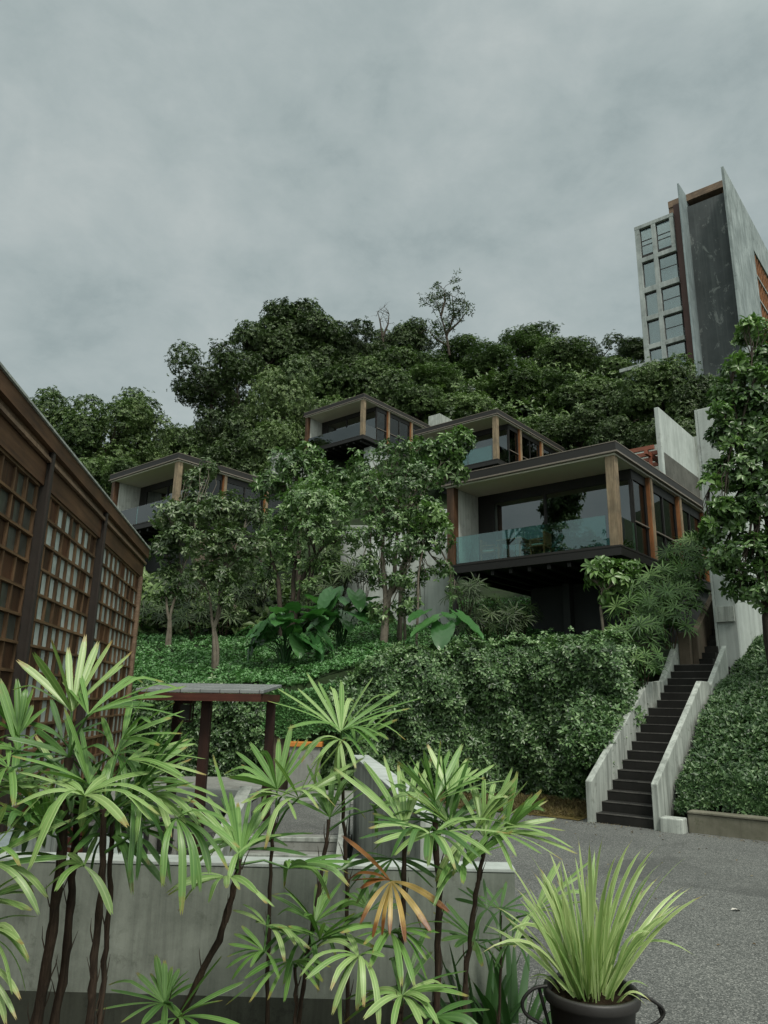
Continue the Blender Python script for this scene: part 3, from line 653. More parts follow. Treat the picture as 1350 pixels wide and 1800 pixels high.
chair(loc_of(others[0], -2.3, .8), R(-120), 'grey armchair right of the table on the topmost villa terrace', M['wood_grey'])
table(loc_of(others[0], -3.2, .8), 'grey table on the topmost villa terrace', M['wood_grey'])
chair(loc_of(others[2], -3.0, .8), R(-40), 'timber armchair on the left villa terrace behind the leaves', M['wood_chair'])

# ------------------------------------------------------------------ tower block
tp = at(1183, 375, 70)
tw = empty('tower_block', tuple(tp), -YAW, 'tall weathered concrete tower with window grid, red stripe and two grey fins', 'tower')
b = MB()
b.box(-4.3, -3.78, -.2, .3, -34, -.01); b.box(-4.32, .05, -.22, .3, -.45, 0); b.box(-2.45, -1.98, -.2, .3, -34, -.451); b.box(-.42, .02, -.2, .3, -4.2, -.451)
rows = [(-4.2, -4.75), (-7.95, -8.6), (-11.45, -12.0), (-14.85, -15.4), (-18.3, -18.9), (-21.8, -22.4)]
for a, c in rows: b.box(-3.779, -2.451, -.19, .3, c, a); b.box(-1.979, .02, -.19, .3, c, a)
b.build('facade_grid', M['tower_conc'], tw, .03)
b = MB(); b.box(-4.25, .0, .9, 14, -34, -.3); b.build('building_core', M['interior'], tw)
prev = -.45
for k, (a, c) in enumerate(rows):
    for x0, x1 in ((-3.779, -2.451), (-1.979, -.421 if k == 0 else -.05)):
        b = MB(); wz0, wz1 = a + .001, prev - .001
        b.box(x0, x1, .12, .2, wz1 - .12, wz1); b.box(x0, x1, .12, .2, wz0, wz0 + (.5 if k == 0 else .1)); b.box(x0, x0 + .08, .12, .2, wz0, wz1 - .121)
        b.box(x1 - .08, x1, .12, .2, wz0, wz1 - .121)
        if k == 0: b.box(x0 + .081, x1 - .081, .12, .2, wz1 - 1.55, wz1 - 1.45); b.box(x0 + .081, x1 - .081, .12, .2, wz1 - 2.15, wz1 - 2.06)
        elif x0 > -3: b.box(x0 + .081, x1 - .081, .12, .2, wz1 - 1.5, wz1 - 1.42)
        wf = b.build('window', M['black_steel'], tw)
        b = MB(); b.box(x0 + .05, x1 - .05, .15, .165, wz0 + .05, wz1 - .05); b.build('pane', M['tower_pane'], wf)
        if k:
            b = MB(); top = wz1 - (1.6 if x0 > -3 else .3); pts = []
            n_ = 26
            for q_ in range(n_): pts.append((x0 + .1 + (x1 - x0 - .2) * q_ / (n_ - 1), .4 + .09 * ((q_ * 7) % 3) / 2))
            b.add([(px + (.35 * (1 - z_) * (px - x0) if z_ == 0 else 0), py, (top if z_ else wz0 + .05)) for px, py in pts for z_ in (0, 1)], [(2 * q_, 2 * q_ + 2, 2 * q_ + 3, 2 * q_ + 1) for q_ in range(n_ - 1)], 0, False)
            b.build('curtain', M['curtain'], wf)
        else:
            b = MB(); b.box(x0 + .09, x1 - .09, .3, .34, wz1 - 1.45, wz1 - .1); b.build('blind', M['curtain'], wf)
    prev = c
b = MB(); b.box(.05, .95, .1, .6, -34, 1.05); b.build('red_stripe_wall', M['redpanel'], tw)
b = MB(); b.box(.951, 1.12, -.9, 2.6, -34, 2.8); b.build('fin', M['fin_conc'], tw, .02)['label'] = 'slim blue grey fin left of the dark wall'
b = MB(); b.box(1.121, 5.49, 1.5, 2.2, -34, 1.15); b.build('dark_wall', M['flaky'], tw)
b = MB(); b.box(5.491, 5.75, -.9, 9.6, -34, 2.6); b.box(5.491, 5.75, 9.6, 24, -1.9, 2.6); b.box(5.491, 5.75, 9.6, 24, -34, -14.5); b.box(5.491, 5.75, 22, 24, -14.5, -1.9)
b.build('fin', M['side_conc'], tw, .02)['label'] = 'long mottled concrete side wall'
b = MB(); b.box(1.2, 5.2, 2.3, 14, -34, .8); b.box(1.2, 5.2, 14.001, 24, -34, -.2); b.build('building_core', M['interior'], tw)
for j in range(4):
    b = MB(); z1 = -1.9 - j * 3.15
    for k in range(13): b.box(5.4, 5.62, 9.7 + k * .98, 9.9 + k * .98, z1 - 2.95, z1)
    b.build('timber_screen', M['wood_orange'], tw)
    b = MB(); b.box(5.38, 5.7, 9.6, 22, z1 - 3.15, z1 - 2.951); b.build('balcony_edge', M['tower_conc'], tw)
b = MB(); b.box(-.9, 5.48, 1.6, 4.5, 2.0, 2.85); b.box(-.9, -.4, 1.7, 4.4, -.3, 1.999); b.box(4.7, 5.4, 2.21, 2.6, .9, 1.999); b.build('roof_pergola', M['wood_tan'], tw, .02)
sb = at(1128, 640, 66)
s_ = empty('flat_roofed_building', tuple(sb), -YAW, 'low flat roofed block peeping over the trees left of the tower', 'building')
b = MB(); b.box(-2.2, 1.6, -.2, 5, -.35, 0); b.build('roof', M['tower_conc'], s_)
b = MB(); b.box(-1.9, 1.4, .2, 4.8, -5, -.351); b.build('wall', M['tower_conc'], s_)
b = MB(); b.box(-1.6, 1.2, .12, .199, -2.2, -.8); b.build('window', M['tower_pane'], s_)

# ------------------------------------------------------------------ lattice building on the left
A_ = at(258, 965, 16.9); TH = R(8.29)
lb = empty('timber_lattice_building', (A_[0], A_[1], -.9), TH, 'brown timber lattice building with rust fascia and frosted panes', 'building')
ZT = A_[2] + .9; c2z = lambda z: (z - 1.6) * 1.25 + 2 + .9
z_head0, z_head1, z_led, z_band = c2z(3.73), c2z(3.98), c2z(4.02), c2z(4.10)
b = MB(); b.box(-.06, .06, -22, 0, z_band, ZT - .02); b.build('fascia', M['wood_rust'], lb)
b = MB(); b.box(-.12, .09, -22, .02, ZT - .019, ZT + .012); b.build('flashing', M['white_wall'], lb)
b = MB(); b.box(-.16, -.02, -22, -.0, z_head1, z_band - .001); b.box(-.16, .03, -22, 0, z_led - .05, z_led); b.build('ledge', M['wood_tan'], lb)
b = MB(); b.box(-.18, -.03, -22, 0, z_head0, z_head1 - .001); b.build('header_board', M['wood_rust'], lb)
b = MB(); b.box(-7, -.3, -22, -.05, 0, ZT - .1); b.build('building_body', M['interior'], lb)
b = MB(); b.box(-7, -.12, -22, 0, ZT - .09, ZT - .02); b.build('roof', M['roof_steel'], lb)
M['column'] = m_plain('rusty black column', (.02, .014, .01), .75, var=.5, scale=9)
cols = [-.25, -4.4, -7.7, -11.3, -15, -18.6]
for y in cols[1:]:
    b = MB(); b.box(-.15, .02, y - .016, y + .016, 0, ZT - .021); b.box(.02, .05, y - .045, y + .045, 0, ZT - .021); b.build('steel_column', M['column'], lb)
b = MB(); b.box(-.15, .0, -.25, -.1, 0, z_head0 - .001); b.build('end_post', M['wood_tan'], lb)
RH = .338
for bi in range(4):
    y1, y0 = cols[bi] - (.1 if bi else .0), cols[bi + 1] + .1
    n = max(6, round((y1 - y0) / .41)); pw = (y1 - y0) / n; nr = int(z_head0 / RH)
    fr = MB(); pa = MB(); bd = MB(); bd2 = MB()
    for k in range(n + 1): fr.box(-.13, -.07, y0 + k * pw - .02, y0 + k * pw + .02, 0, z_head0 - .002, 0)
    for r in range(nr + 1):
        zz = z_head0 - .002 - r * RH
        fr.box(-.13, -.05 - .012 * random.random(), y0, y1, zz - .034, zz, 1)
    for r in range(nr):
        for k in range(n):
            za = z_head0 - r * RH - .042; zb_ = z_head0 - (r + 1) * RH; ya, yb_ = y0 + k * pw + .023, y0 + (k + 1) * pw - .023
            t_ = random.random()
            if t_ < (.74 if bi < 2 else .5):
                m_ = ya + (yb_ - ya) * random.uniform(.28, .48)
                fr.box(-.125, -.105, ya, m_, zb_, za, 2); pa.box(-.12, -.11, m_ + .001, yb_, zb_, za, 0 if (bi < 2 and random.random() < .93) else 1)
            elif t_ < .87: fr.box(-.12, -.1, ya, yb_, zb_, za, 2)
            else: fr.box(-.12, -.095, ya, yb_, zb_, za, 3)
    o = fr.build('lattice_window', [M['wood_frame'], M['wood_frame2'], M['wood_infill'], M['wood_infill_red']], lb); pa.build('pane', [M['frosted'], M['dullpane']], o)
    if bi >= 2: o['label'] = 'near bay with dull dark panes'

M['dark_foot'] = m_concrete('darker foot strip', (.06, .066, .052), (.03, .034, .026), .5, .6, 2.5)  # darker concrete tone for the bottom of the planter wall
# ------------------------------------------------------------------ sunken court behind the planter
pl = empty('concrete_planter_wall', (0, 5.62, 0), R(-1.5), 'smooth grey green concrete planter wall behind the foreground palms', 'planter wall')
b = MB(); b.box(-6, .96, 0, .22, -.9, .84); b.build('wall_body', M['planter'], pl, .008)
b = MB(); b.box(-6, .965, -.006, .226, .841, .865); b.build('coping', M['pale_wall'], pl, .004)
b = MB(); b.box(-6, .962, -.005, -.0005, -.5, .03); b.build('dark_foot', M['dark_foot'], pl)  # thin darker strip along the bottom of the wall face
cs = empty('court_steps', (0, 12.05, -.9), 0, 'worn concrete steps rising from the sunken court to the asphalt', 'steps')
b = MB()
for k in range(5): b.box(-2.0, -.42, -.32 * (5 - k), -.001, k * .178, (k + 1) * .178 + (.006 if k == 4 else 0))
b.build('step_flight', M['court_conc'], cs, .012)
b = MB()
for k in range(5): b.box(-1.99, -.43, -.32 * (5 - k) - .012, -.32 * (5 - k) + .05, (k + 1) * .178 - .045, (k + 1) * .178 + .012)
b.build('step_edge', M['white_wall'], cs, .006)
b = MB(); b.prism([(-.56, -3.0, 0), (-.56, -3.0, .35), (-.56, -.3, 1.45), (-.56, -.3, 0)], (.13, 0, 0)); b.build('cheek_wall', M['white_wall'], cs, .01)
b = MB(); b.prism([(-2.25, -2.4, 0), (-2.25, -2.4, .75), (-2.25, .5, 1.52), (-2.25, .5, 0)], (.2, 0, 0)); b.build('cheek_wall', M['white_wall'], cs, .01)
pw_ = empty('whitewashed_parapet', (-.4, 12.0, -.9), 0, 'whitewashed parapet wall seen through the palms beside the court steps', 'wall')
b = MB(); a0, a1 = np.array([0., 0, 0]), np.array([.72, -5.9, 0]); sd_ = np.array([.2, .03, 0])
b.prism([a0, a1, a1 + sd_, a0 + sd_], (0, 0, 2.02)); b.build('wall_body', M['white_wall'], pw_, .012)
b = MB(); e_ = np.array([-.02, .02, 0]); b.prism([a0 + e_ + (0, 0, 2.021), a1 + e_ * 1 + (0, 0, 2.021), a1 + sd_ + (.02, 0, 2.021), a0 + sd_ + (.02, .02, 2.021)], (0, 0, .04)); b.build('coping', M['pale_wall'], pw_, .005)
pf = empty('concrete_platform', (-2.3, 12.7, -.9), 0, 'raised grey concrete platform under the small shingled roof', 'platform')
b = MB(); b.box(-3.1, -.02, .12, 4.2, 0, 1.04); b.build('platform_wall', M['court_conc'], pf, .015)
b = MB(); b.box(-3.1, .0, 0, 4.2, 1.09, 1.22); b.build('platform_slab', M['court_conc'], pf, .012)
b = MB(); b.box(-3.1, -.04, .16, 4.1, 1.041, 1.089); b.build('shadow_gap', M['black_steel'], pf)
ap = MB(); ap.box(-5.2, -.25, 15.3, 17.0, .004, .07); tag(ap.build('concrete_apron_path', M['court_conc'], None, .01), kind='structure')
# retaining wall with orange coping below the lawn
ow = empty('capped_wall', (-1.95, 16.5, 0), 0, 'grey wall stub with a bright orange coping board in front of the hedge', 'wall')
b = MB(); b.box(0, .66, 0, .3, -.1, 1.0); b.build('wall_body', M['court_conc'], ow, .01)
b = MB(); b.box(-.04, .7, -.05, .35, 1.001, 1.09); b.build('coping', M['orange'], ow, .006)
wall_thing('retaining_wall', 'brown stained retaining wall between the two hedges below the lawn', M['brown_wall'], (-2.55, 17.05, 0), 0, [(0, .62, 0, .25, -.1, 1.55)])
# small roof on posts
pv_ = empty('shingled_gate_roof', (-2.75, 11.8, -.9), 0, 'small monopitch roof of grey shingles on dark timber posts', 'shelter')
b = MB(); zt = at(473, 1222, 11.5)[2] + .9
zr = at(473, 1203, 13.5)[2] + .9
b.prism([(-.98, -.35, zt + .02), (.96, -.35, zt + .02), (.96, 1.75, zr - .05), (-.98, 1.75, zr - .05)], (0, 0, .05)); b.build('shingle_roof', M['shingle'], pv_, .006)
b = MB(); b.box(-.93, .93, -.36, -.3, zt - .1, zt + .015); b.box(.88, .94, -.29, 1.7, zt - .1, zt + .015); b.box(-.93, -.87, -.29, 1.7, zt - .1, zt + .015); b.build('fascia', M['wood_deep'], pv_)
for x, y in ((-.05, 0), (.76, 1.35), (-.9, 1.5)):
    b = MB(); b.box(x, x + .15, y, y + .13, 0 if y < 1 else .02, zt - .005); b.build('post', M['wood_dark'], pv_, .006)
ln = empty('hanging_lantern', (-3.08, 12.0, zt - 1.0), 0, 'dark box lantern hanging under the shingled roof', 'lantern')
b = MB(); b.box(-.12, .12, -.12, .12, -.05, -.0); b.prism([(-.12, -.12, .0), (.12, -.12, 0), (.12, .12, 0), (-.12, .12, 0)], (0, 0, .03)); b.tube([(0, 0, .03), (0, 0, .09)], .012); b.build('lantern_cap', M['wood_dark'], ln)
b = MB()
for x in (-.1, .08):
    for y in (-.1, .08): b.box(x, x + .02, y, y + .02, -.3, -.051)
b.box(-.1, .1, -.1, .1, -.33, -.301); b.build('lantern_frame', M['wood_dark'], ln)
b = MB(); b.box(-.075, .075, -.075, .075, -.29, -.06); b.build('glass', M['dullpane'], ln)
gp = wall_thing('concrete_pillar', 'square grey concrete pillar left of the front gate post', M['court_conc'], (-3.2, 10.9, -.9), 0, [(0, .42, 0, .3, 0, 1.4)], cat='pillar')
mb_ = empty('meter_box', (-3.02, 10.78, -.35), 0, 'small black box fixed on the grey pillar above the planter wall', 'meter box')
b = MB(); b.box(0, .19, 0, .115, .3, .72); b.build('box_body', M['black_steel'], mb_, .01)
b = MB(); b.box(.03, .16, -.008, -.001, .36, .66); b.build('door', M['roof_steel'], mb_, .004)
gs = empty('glazed_screen', (-3.35, 9.0, -.9), 0, 'pale translucent screen in a black frame behind the planter wall', 'screen')
b = MB(); b.box(0, .72, 0, .05, 1.38, 1.45); b.box(.67, .72, 0, .05, 0, 1.379); b.box(0, .05, 0, .05, 0, 1.379); b.build('frame', M['black_steel'], gs)
b = MB(); b.box(.051, .669, .015, .03, .02, 1.379); b.build('panel', M['frosted'], gs)
sbn = empty('slatted_screen', (-4.05, 9.2, -.9), 0, 'red brown slatted timber screen behind the thick palm canes', 'screen')
b = MB()
for k in range(13): b.box(0, .6, .03, .06, .1 + k * .11, .1 + k * .11 + .085)
b.build('slat_panel', M['wood_deep'], sbn)
for x in (.0, .54): b = MB(); b.box(x, x + .06, .061, .11, 0, 1.55); b.build('post', M['wood_dark'], sbn)
lw_ = wall_thing('weathered_low_wall', 'low white stained wall along the foot of the lattice building', M['white_wall'], (-3.98, 9.6, -.9), TH, [(0, .2, -4.2, 0, 0, 1.5)], [('coping', [(-.02, .22, -4.2, .02, 1.501, 1.55)], M['fin_conc'])])
fl = tag((lambda a: rawmesh('fallen_leaf', a[0], a[1], M['cloth_pale'], a[2]))(leaf_arrays(np.array([[3.55, 8.1, .012]]), unit(np.array([[1., .2, .0]])), np.array([[0, 0, 1.]]), .12, .05, 'l')[:2] + (np.zeros(6),)), 'single pale fallen leaf lying on the asphalt', 'leaf')
n = 420; k1 = rng.random(n)
lx = np.where(k1 < .45, rng.uniform(1.5, 4.2, n), np.where(k1 < .8, SB[0] + rng.uniform(-.3, 6, n) * SR[0], rng.uniform(1.2, 7, n)))
ly = np.where(k1 < .45, 14.6 - .3 * (lx - 1.6) - rng.exponential(.35, n), np.where(k1 < .8, SB[1] + (lx - SB[0]) / SR[0] * SR[1] - .02 - rng.exponential(.22, n), rng.uniform(6.5, 13, n)))
kk = k1 < .93
LB = np.stack([lx, ly, np.full(n, .008)], 1)[kk]; n = len(LB); az_ = rng.uniform(0, 6.28, n)
M['lf_litter'] = m_leaf('dry fallen leaves', [(.05, .03, .014), (.13, .085, .035), (.22, .17, .09), (.3, .27, .18)], .8, .05)
a = leaf_arrays(LB, np.stack([np.cos(az_), np.sin(az_), rng.uniform(0, .25, n)], 1), np.tile([0, 0, 1.], (n, 1)) + rng.normal(0, .2, (n, 3)), rng.uniform(.02, .055, n), rng.uniform(.012, .026, n), 'd', .3)
tag(rawmesh('leaf_litter', a[0], a[1], M['lf_litter'], np.repeat(rng.random(n), 2)), 'small dry leaves and debris scattered along the edge of the asphalt', 'leaf litter', kind='stuff')
#@@PLANTS
# ------------------------------------------------------------------ hedges and ground cover
M['hedge_core'] = m_plain('dark twigs', (.014, .018, .009), .9)
def hedge(name, label, x0, x1, yf, depth, ztop, zbot, dens, mat, bulge=.16, L=.1, adv=lambda x: 0 * x, extra=()):
    """clipped bank of small leaves: ztop(x) gives its upper edge"""
    A = (x1 - x0) * (np.mean([ztop(x) for x in np.linspace(x0, x1, 9)]) - zbot)
    n = int(A * dens); x = rng.uniform(x0, x1, n); zt = np.array([ztop(a) for a in x]); z = zbot + (zt - zbot) * rng.random(n)
    bump = lambda a, b: bulge * (np.sin(a * 2.1 + 1.3 * np.sin(b * 1.7)) * np.cos(b * 2.6 + a) + .6 * np.sin(a * 5.3 + b * 3.1))
    lean = (z - zbot) / (zt - zbot)
    y = yf - adv(x) + .2 - .4 * lean ** 1.5 + 2.2 * np.clip(lean - .78, 0, 1) ** 1.5 - bump(x, z) + rng.uniform(0, .3, n)
    P1 = np.stack([x, y, z], 1); A1 = np.tile([0, -1., .55], (n, 1)) + rng.normal(0, .35, (n, 3))
    m = int((x1 - x0) * depth * dens * .8); x2 = rng.uniform(x0, x1, m); y2 = yf - adv(x2) + rng.uniform(.1, 1, m) * (depth + adv(x2))
    z2 = np.array([ztop(a) for a in x2]) + bump(x2, y2) * .8 + .12 * rng.random(m) + np.where(rng.random(m) < .06, .16, 0)
    P2 = np.stack([x2, y2, z2], 1); A2 = np.tile([0, -.25, 1.], (m, 1)) + rng.normal(0, .35, (m, 3))
    parts = [rosettes(P1, A1, 6, L, L * .5), rosettes(P2, A2, 6, L, L * .5, tint=np.clip(rng.beta(2.6, 2, m), 0, 1))]
    for pe in extra: parts.append(rosettes(pe, np.tile([0, -.5, .8], (len(pe), 1)) + rng.normal(0, .4, (len(pe), 3)), 6, L, L * .5))
    k = int((zt.mean() - zbot) * depth * dens * .7)
    for xe, sg in ((x0, -1), (x1, 1)):
        P3 = np.stack([xe + rng.uniform(-.1, .1, k), yf - float(adv(np.float64(xe))) + rng.uniform(.05, depth, k), zbot + (ztop(xe) - zbot) * rng.random(k)], 1)
        parts.append(rosettes(P3, np.tile([sg, -.3, .4], (k, 1)) + rng.normal(0, .35, (k, 3)), 6, L, L * .5))
    root = empty(name, ((x0 + x1) / 2, yf + depth / 2, zbot), 0, label, 'hedge')
    o = rawmesh('foliage', *[(a) for a in merge(parts)][:2], mat, None) if False else None
    V, Fs, T = merge(parts); o = rawmesh('foliage', V - np.array(root.location), Fs, mat, T, parent=root)
    c = MB(); N_ = 14; xs_ = np.linspace(x0 + .12, x1 - .12, N_)
    pts = [(a - root.location[0], 0, ztop(a) - zbot - .12) for a in xs_]
    c.prism([(xs_[0] - root.location[0], -depth / 2 + .5, -.1)] + [(p[0], -depth / 2 + .5, p[2] - .1) for p in pts] + [(xs_[-1] - root.location[0], -depth / 2 + .5, -.1)], (0, depth - .55, 0))
    c.build('twigs', M['hedge_core'], root)
    return root
_n = 1500; _t = rng.uniform(.75, 2.6, _n); _s = rng.uniform(-1.0, -.07, _n); _w = np.sqrt(np.clip(1 - ((_t - 1.65) / .98) ** 2, 0, 1)); _z = .72 + .567 * _t + (rng.random(_n) - .8) * .9 * _w + .3 * _w * np.clip(-_s, 0, 1)
over = np.stack([SB[0] + _s * SR[0] + _t * SV[0], SB[1] + _s * SR[1] + _t * SV[1], _z], 1)
hedge('clipped_hedge', 'big clipped hedge of small glossy leaves below the villas, left of the stairs', -1.25, 5.55, 17.1, 1.5,
      lambda x: float(np.interp(x, [-1.3, -.6, -.1, 1, 3, 5.6], [2.1, 2.45, 2.85, 3.08, 3.2, 3.2])), 0, 420, M['lf_hedge'], adv=lambda x: np.interp(x, [3.3, 4.8, 5.55], [0, 1.8, 1.1]), L=.115, bulge=.2, extra=(over,))
hedge('clipped_hedge', 'lower creeper-like hedge behind the small shingled roof', -5.6, -2.5, 17.05, .8, lambda x: 2.05 + .05 * math.sin(3 * x), .05, 420, M['lf_hedge'], .09)
def cover(name, label, pts, mat, K, L, W, up=(0, -.15, 1)):
    a = rosettes(pts, np.tile(up, (len(pts), 1)) + rng.normal(0, .3, (len(pts), 3)), K, L, W, 35, 95)
    o = rawmesh(name, a[0], a[1], mat, a[2]); tag(o, label, 'ground cover', kind='stuff'); return o
n = 22000
x = rng.uniform(-9.5, 7, n); y = 17.2 + 13 * rng.random(n) ** 1.7
k = ((x - SB[0]) * SR[0] + (y - SB[1]) * SR[1] < -.3)
x, y = x[k], y[k]
z = terrain(x, np.maximum(y, 17.4)) + .04 + .05 * np.sin(x * 3 + y * 2) + rng.random(len(x)) * .08
cover('lawn_cover_foliage', 'bright green creeping ground cover over the sloping lawn', np.stack([x, y, z], 1), M['lf_cover'], 5, .095, .06)
m = 1800; x = rng.uniform(-2.6, -.6, m); t = rng.random(m)
cover('draping_cover_foliage', 'creeping ground cover hanging over the lawn edge between the hedges', np.stack([x, 17.25 - .25 * t, 2.2 - t * .95 + .1 * np.sin(x * 4)], 1), M['lf_cover'], 5, .11, .07, (0, -.8, .5))
n = 26000
s = 1.25 + 9 * rng.random(n) ** 1.2; t = .4 + 8.0 * rng.random(n) ** 1.15
x = SB[0] + s * SR[0] + t * SV[0]; y = SB[1] + s * SR[1] + t * SV[1]
z = terrain(x, y) + .05 + .09 * np.sin(x * 2.3 + np.sin(y * 3)) + .1 * rng.random(n) + .18 * np.clip(1 - (t - .4) / .5, 0, 1) * 0
cover('bank_cover_foliage', 'dense dark creeper covering the bank right of the stairs', np.stack([x, y, z + .06], 1), M['lf_bank'], 5, .11, .055, (-.3, -.4, .9))
n = 3600; s = 1.25 + 9.4 * rng.random(n); h_ = rng.random(n); t = .42 + .3 * h_
x = SB[0] + s * SR[0] + t * SV[0]; y = SB[1] + s * SR[1] + t * SV[1]
cover('bank_edge_foliage', 'creeper hanging over the top of the mossy kerb wall', np.stack([x, y, .34 + .45 * h_ + .06 * np.sin(s * 4)], 1), M['lf_bank'], 5, .1, .05, (-.5, -.8, .4))

# ------------------------------------------------------------------ garden trees
def tree(name, label, base, lobes_px, nspr, K, L, W, mat, stems, shape='l', bark='bark', r0=.09, cat='tree', lo=45, hi=105, shell=.3):
    """lobes_px: (px, py, Y, radius_px[, squash]); stems: lists of (px, py, Y) the trunk follows before forking to the lobes"""
    base = np.array(base, float); root = empty(name, tuple(base), 0, label, cat)
    lobes = []
    for l in lobes_px:
        c = at(l[0], l[1], l[2]) - base; r = .88 * l[3] * mpp(l[2], l[1]); sq = l[4] if len(l) > 4 else .85
        lobes.append((c, (r, r, r * sq)))
    mb = MB(); ends = []
    for stm in stems:
        p = np.zeros(3) - np.array([0, 0, .25]); r = r0
        for q in stm:
            e = at(*q) - base; pts = branch(mb, p, e, r, r * .72, 6, .05, seg=8); r *= .72; p = e
        ends.append((p, r))
    for c, rr in lobes:
        e, r = min(ends, key=lambda a: np.linalg.norm(a[0] - c))
        mid = branch(mb, e, c - np.array([0, 0, rr[2] * .2]), max(r * .75, .012), .012, 6, .14)
        for k in range(5):
            d = unit(rng.normal(size=3)); d[2] = abs(d[2])
            branch(mb, mid[3], c + d * np.array(rr) * .75, .014, .004, 4, .12, seg=5)
    mb.build('trunk', M[bark], root)
    nspr = int(nspr * .82); P, A, idx = lobe_points(lobes, nspr, shell, -.95)
    lt = rng.beta(2.2, 2.6, len(lobes))
    V, Fs, T = rosettes(P, A, K, L, W, lo, hi, shape, tint=np.clip(lt[idx] * .45 + rng.beta(2, 2.6, nspr) * .6, 0, 1))
    rawmesh('crown', V, Fs, mat, T, parent=root)
    return root
def gz(px, py, Y):
    p = at(px, py, Y); return (p[0], p[1], float(terrain(p[0], p[1])))
tree('blossoming_tree', 'slim pale barked tree with light speckled crown, left one of the pair on the lawn', gz(297, 1140, 23.5),
     [(300, 905, 23.5, 40), (290, 965, 23.2, 36), (335, 900, 23.6, 34), (345, 880, 23.8, 30), (365, 825, 24, 24), (300, 1010, 23.4, 28), (325, 945, 23, 34), (345, 845, 24, 26), (285, 1055, 23.5, 18), (310, 1045, 23.6, 18)], 480, 9, .2, .08, M['lf_pink'],
     [[(297, 1090, 23.5), (292, 1040, 23.5)], [(299, 1085, 23.5), (318, 1010, 23.5)]], r0=.065)
tree('blossoming_tree', 'forked tree with broad speckled crown standing on the lawn in front of the left villa', gz(375, 1180, 19.7),
     [(400, 900, 19.9, 46), (440, 900, 20.1, 34), (360, 960, 19.5, 44), (415, 960, 19.5, 44), (375, 905, 19.8, 38), (345, 1010, 19.6, 28), (430, 1010, 19.8, 30), (385, 1015, 19.4, 32), (455, 960, 20, 26), (400, 1055, 19.4, 20), (360, 1060, 19.5, 16), (420, 1080, 19.6, 14)], 760, 9, .155, .062, M['lf_pink'],
     [[(375, 1105, 19.7), (368, 1050, 19.7)], [(376, 1102, 19.7), (385, 1040, 19.7)], [(377, 1104, 19.7), (395, 1000, 19.8)]], r0=.06)
tree('garden_tree', 'bushy tree with a bright fresh green top behind the elephant ear plants', gz(500, 1078, 25.5),
     [(545, 885, 25.5, 52), (505, 915, 25.8, 42), (585, 910, 25.6, 42), (470, 925, 26, 34), (550, 940, 25.2, 50), (610, 950, 25.4, 34), (490, 960, 25.4, 38), (430, 970, 25.8, 24), (520, 990, 25.4, 28), (575, 995, 25.3, 30), (470, 1000, 25.6, 22), (545, 1030, 25.2, 22)], 800, 9, .185, .072, M['lf_near'],
     [[(515, 1020, 25.5), (520, 985, 25.5)], [(530, 1020, 25.5), (555, 980, 25.5)], [(490, 1030, 25.5), (480, 990, 25.6)]], r0=.11, bark='bark_dark')
tree('young_leaf_tuft_tree', 'small tree carrying the pale fresh green tuft between the left villa and the branching tree', gz(540, 1060, 26.5),
     [(540, 868, 26.6, 38), (575, 880, 26.6, 28), (515, 890, 26.6, 24)], 150, 9, .24, .09, M['lf_bright'], [[(545, 980, 26.5), (545, 910, 26.5)]], r0=.07)
tree('branching_tree', 'tall many branched tree left of the big villa with a limb reaching over its roof', gz(672, 1135, 19.8),
     [(655, 860, 19.9, 48), (705, 850, 20, 50), (690, 910, 19.8, 50), (740, 905, 19.7, 48), (660, 935, 19.8, 38), (760, 945, 19.6, 44), (700, 965, 19.6, 44), (640, 820, 20.2, 38), (690, 800, 20.3, 42), (735, 960, 19.5, 40),
      (780, 1000, 19.6, 24), (800, 1040, 19.6, 18), (650, 990, 19.8, 24), (670, 1080, 19.9, 30), (720, 1065, 19.7, 32), (740, 840, 19.9, 40), (665, 1020, 19.8, 26), (710, 1020, 19.6, 30), (750, 1010, 19.6, 24), (640, 900, 19.9, 26)], 1250, 9, .15, .06, M['lf_near'],
     [[(678, 1060, 19.8), (672, 980, 19.8), (675, 900, 19.9)], [(680, 1060, 19.8), (694, 990, 19.8), (702, 900, 19.9)], [(683, 1050, 19.8), (715, 985, 19.7), (745, 920, 19.7)]], r0=.11)
tree('branching_tree', 'leafy limb tree with light green tips reaching across to the middle villa balcony', gz(700, 1120, 21.5),
     [(790, 790, 21.3, 38), (815, 775, 21.2, 26), (760, 800, 21.4, 34), (770, 830, 21.3, 34), (740, 790, 21.5, 30), (805, 830, 21.2, 22)], 300, 9, .22, .085, M['lf_near'],
     [[(705, 1000, 21.5), (715, 900, 21.5)]], r0=.09)
tree('young_leaf_tuft_tree', 'bright yellow green leaf tuft hanging in front of the big villa side wall', gz(735, 1110, 19.3), [(757, 905, 19.2, 26), (745, 920, 19.2, 18), (780, 925, 19.2, 16)], 60, 8, .22, .08, M['lf_bright'], [[(735, 1020, 19.3), (745, 950, 19.3)]], r0=.04)
tree('young_leaf_tuft_tree', 'pale green tuft at the tip of the limb in front of the middle villa balcony', gz(712, 1110, 21), [(812, 770, 21, 26), (800, 795, 21, 22), (780, 775, 21, 20)], 110, 9, .2, .08, M['lf_bright'], [[(712, 1000, 21), (735, 880, 21), (775, 815, 21)]], r0=.05)
tree('garden_tree', 'dark leafy tree below the topmost villa, behind the bushy tree', gz(530, 1000, 32),
     [(510, 820, 32, 44), (555, 830, 32, 40), (490, 860, 31.8, 40), (600, 850, 32, 40), (540, 800, 32.4, 32), (470, 850, 31.8, 28), (620, 880, 31.6, 34), (560, 870, 31.6, 44)], 460, 8, .3, .11, M['lf_near'],
     [[(530, 930, 32), (535, 870, 32)]], r0=.14, bark='bark_dark')
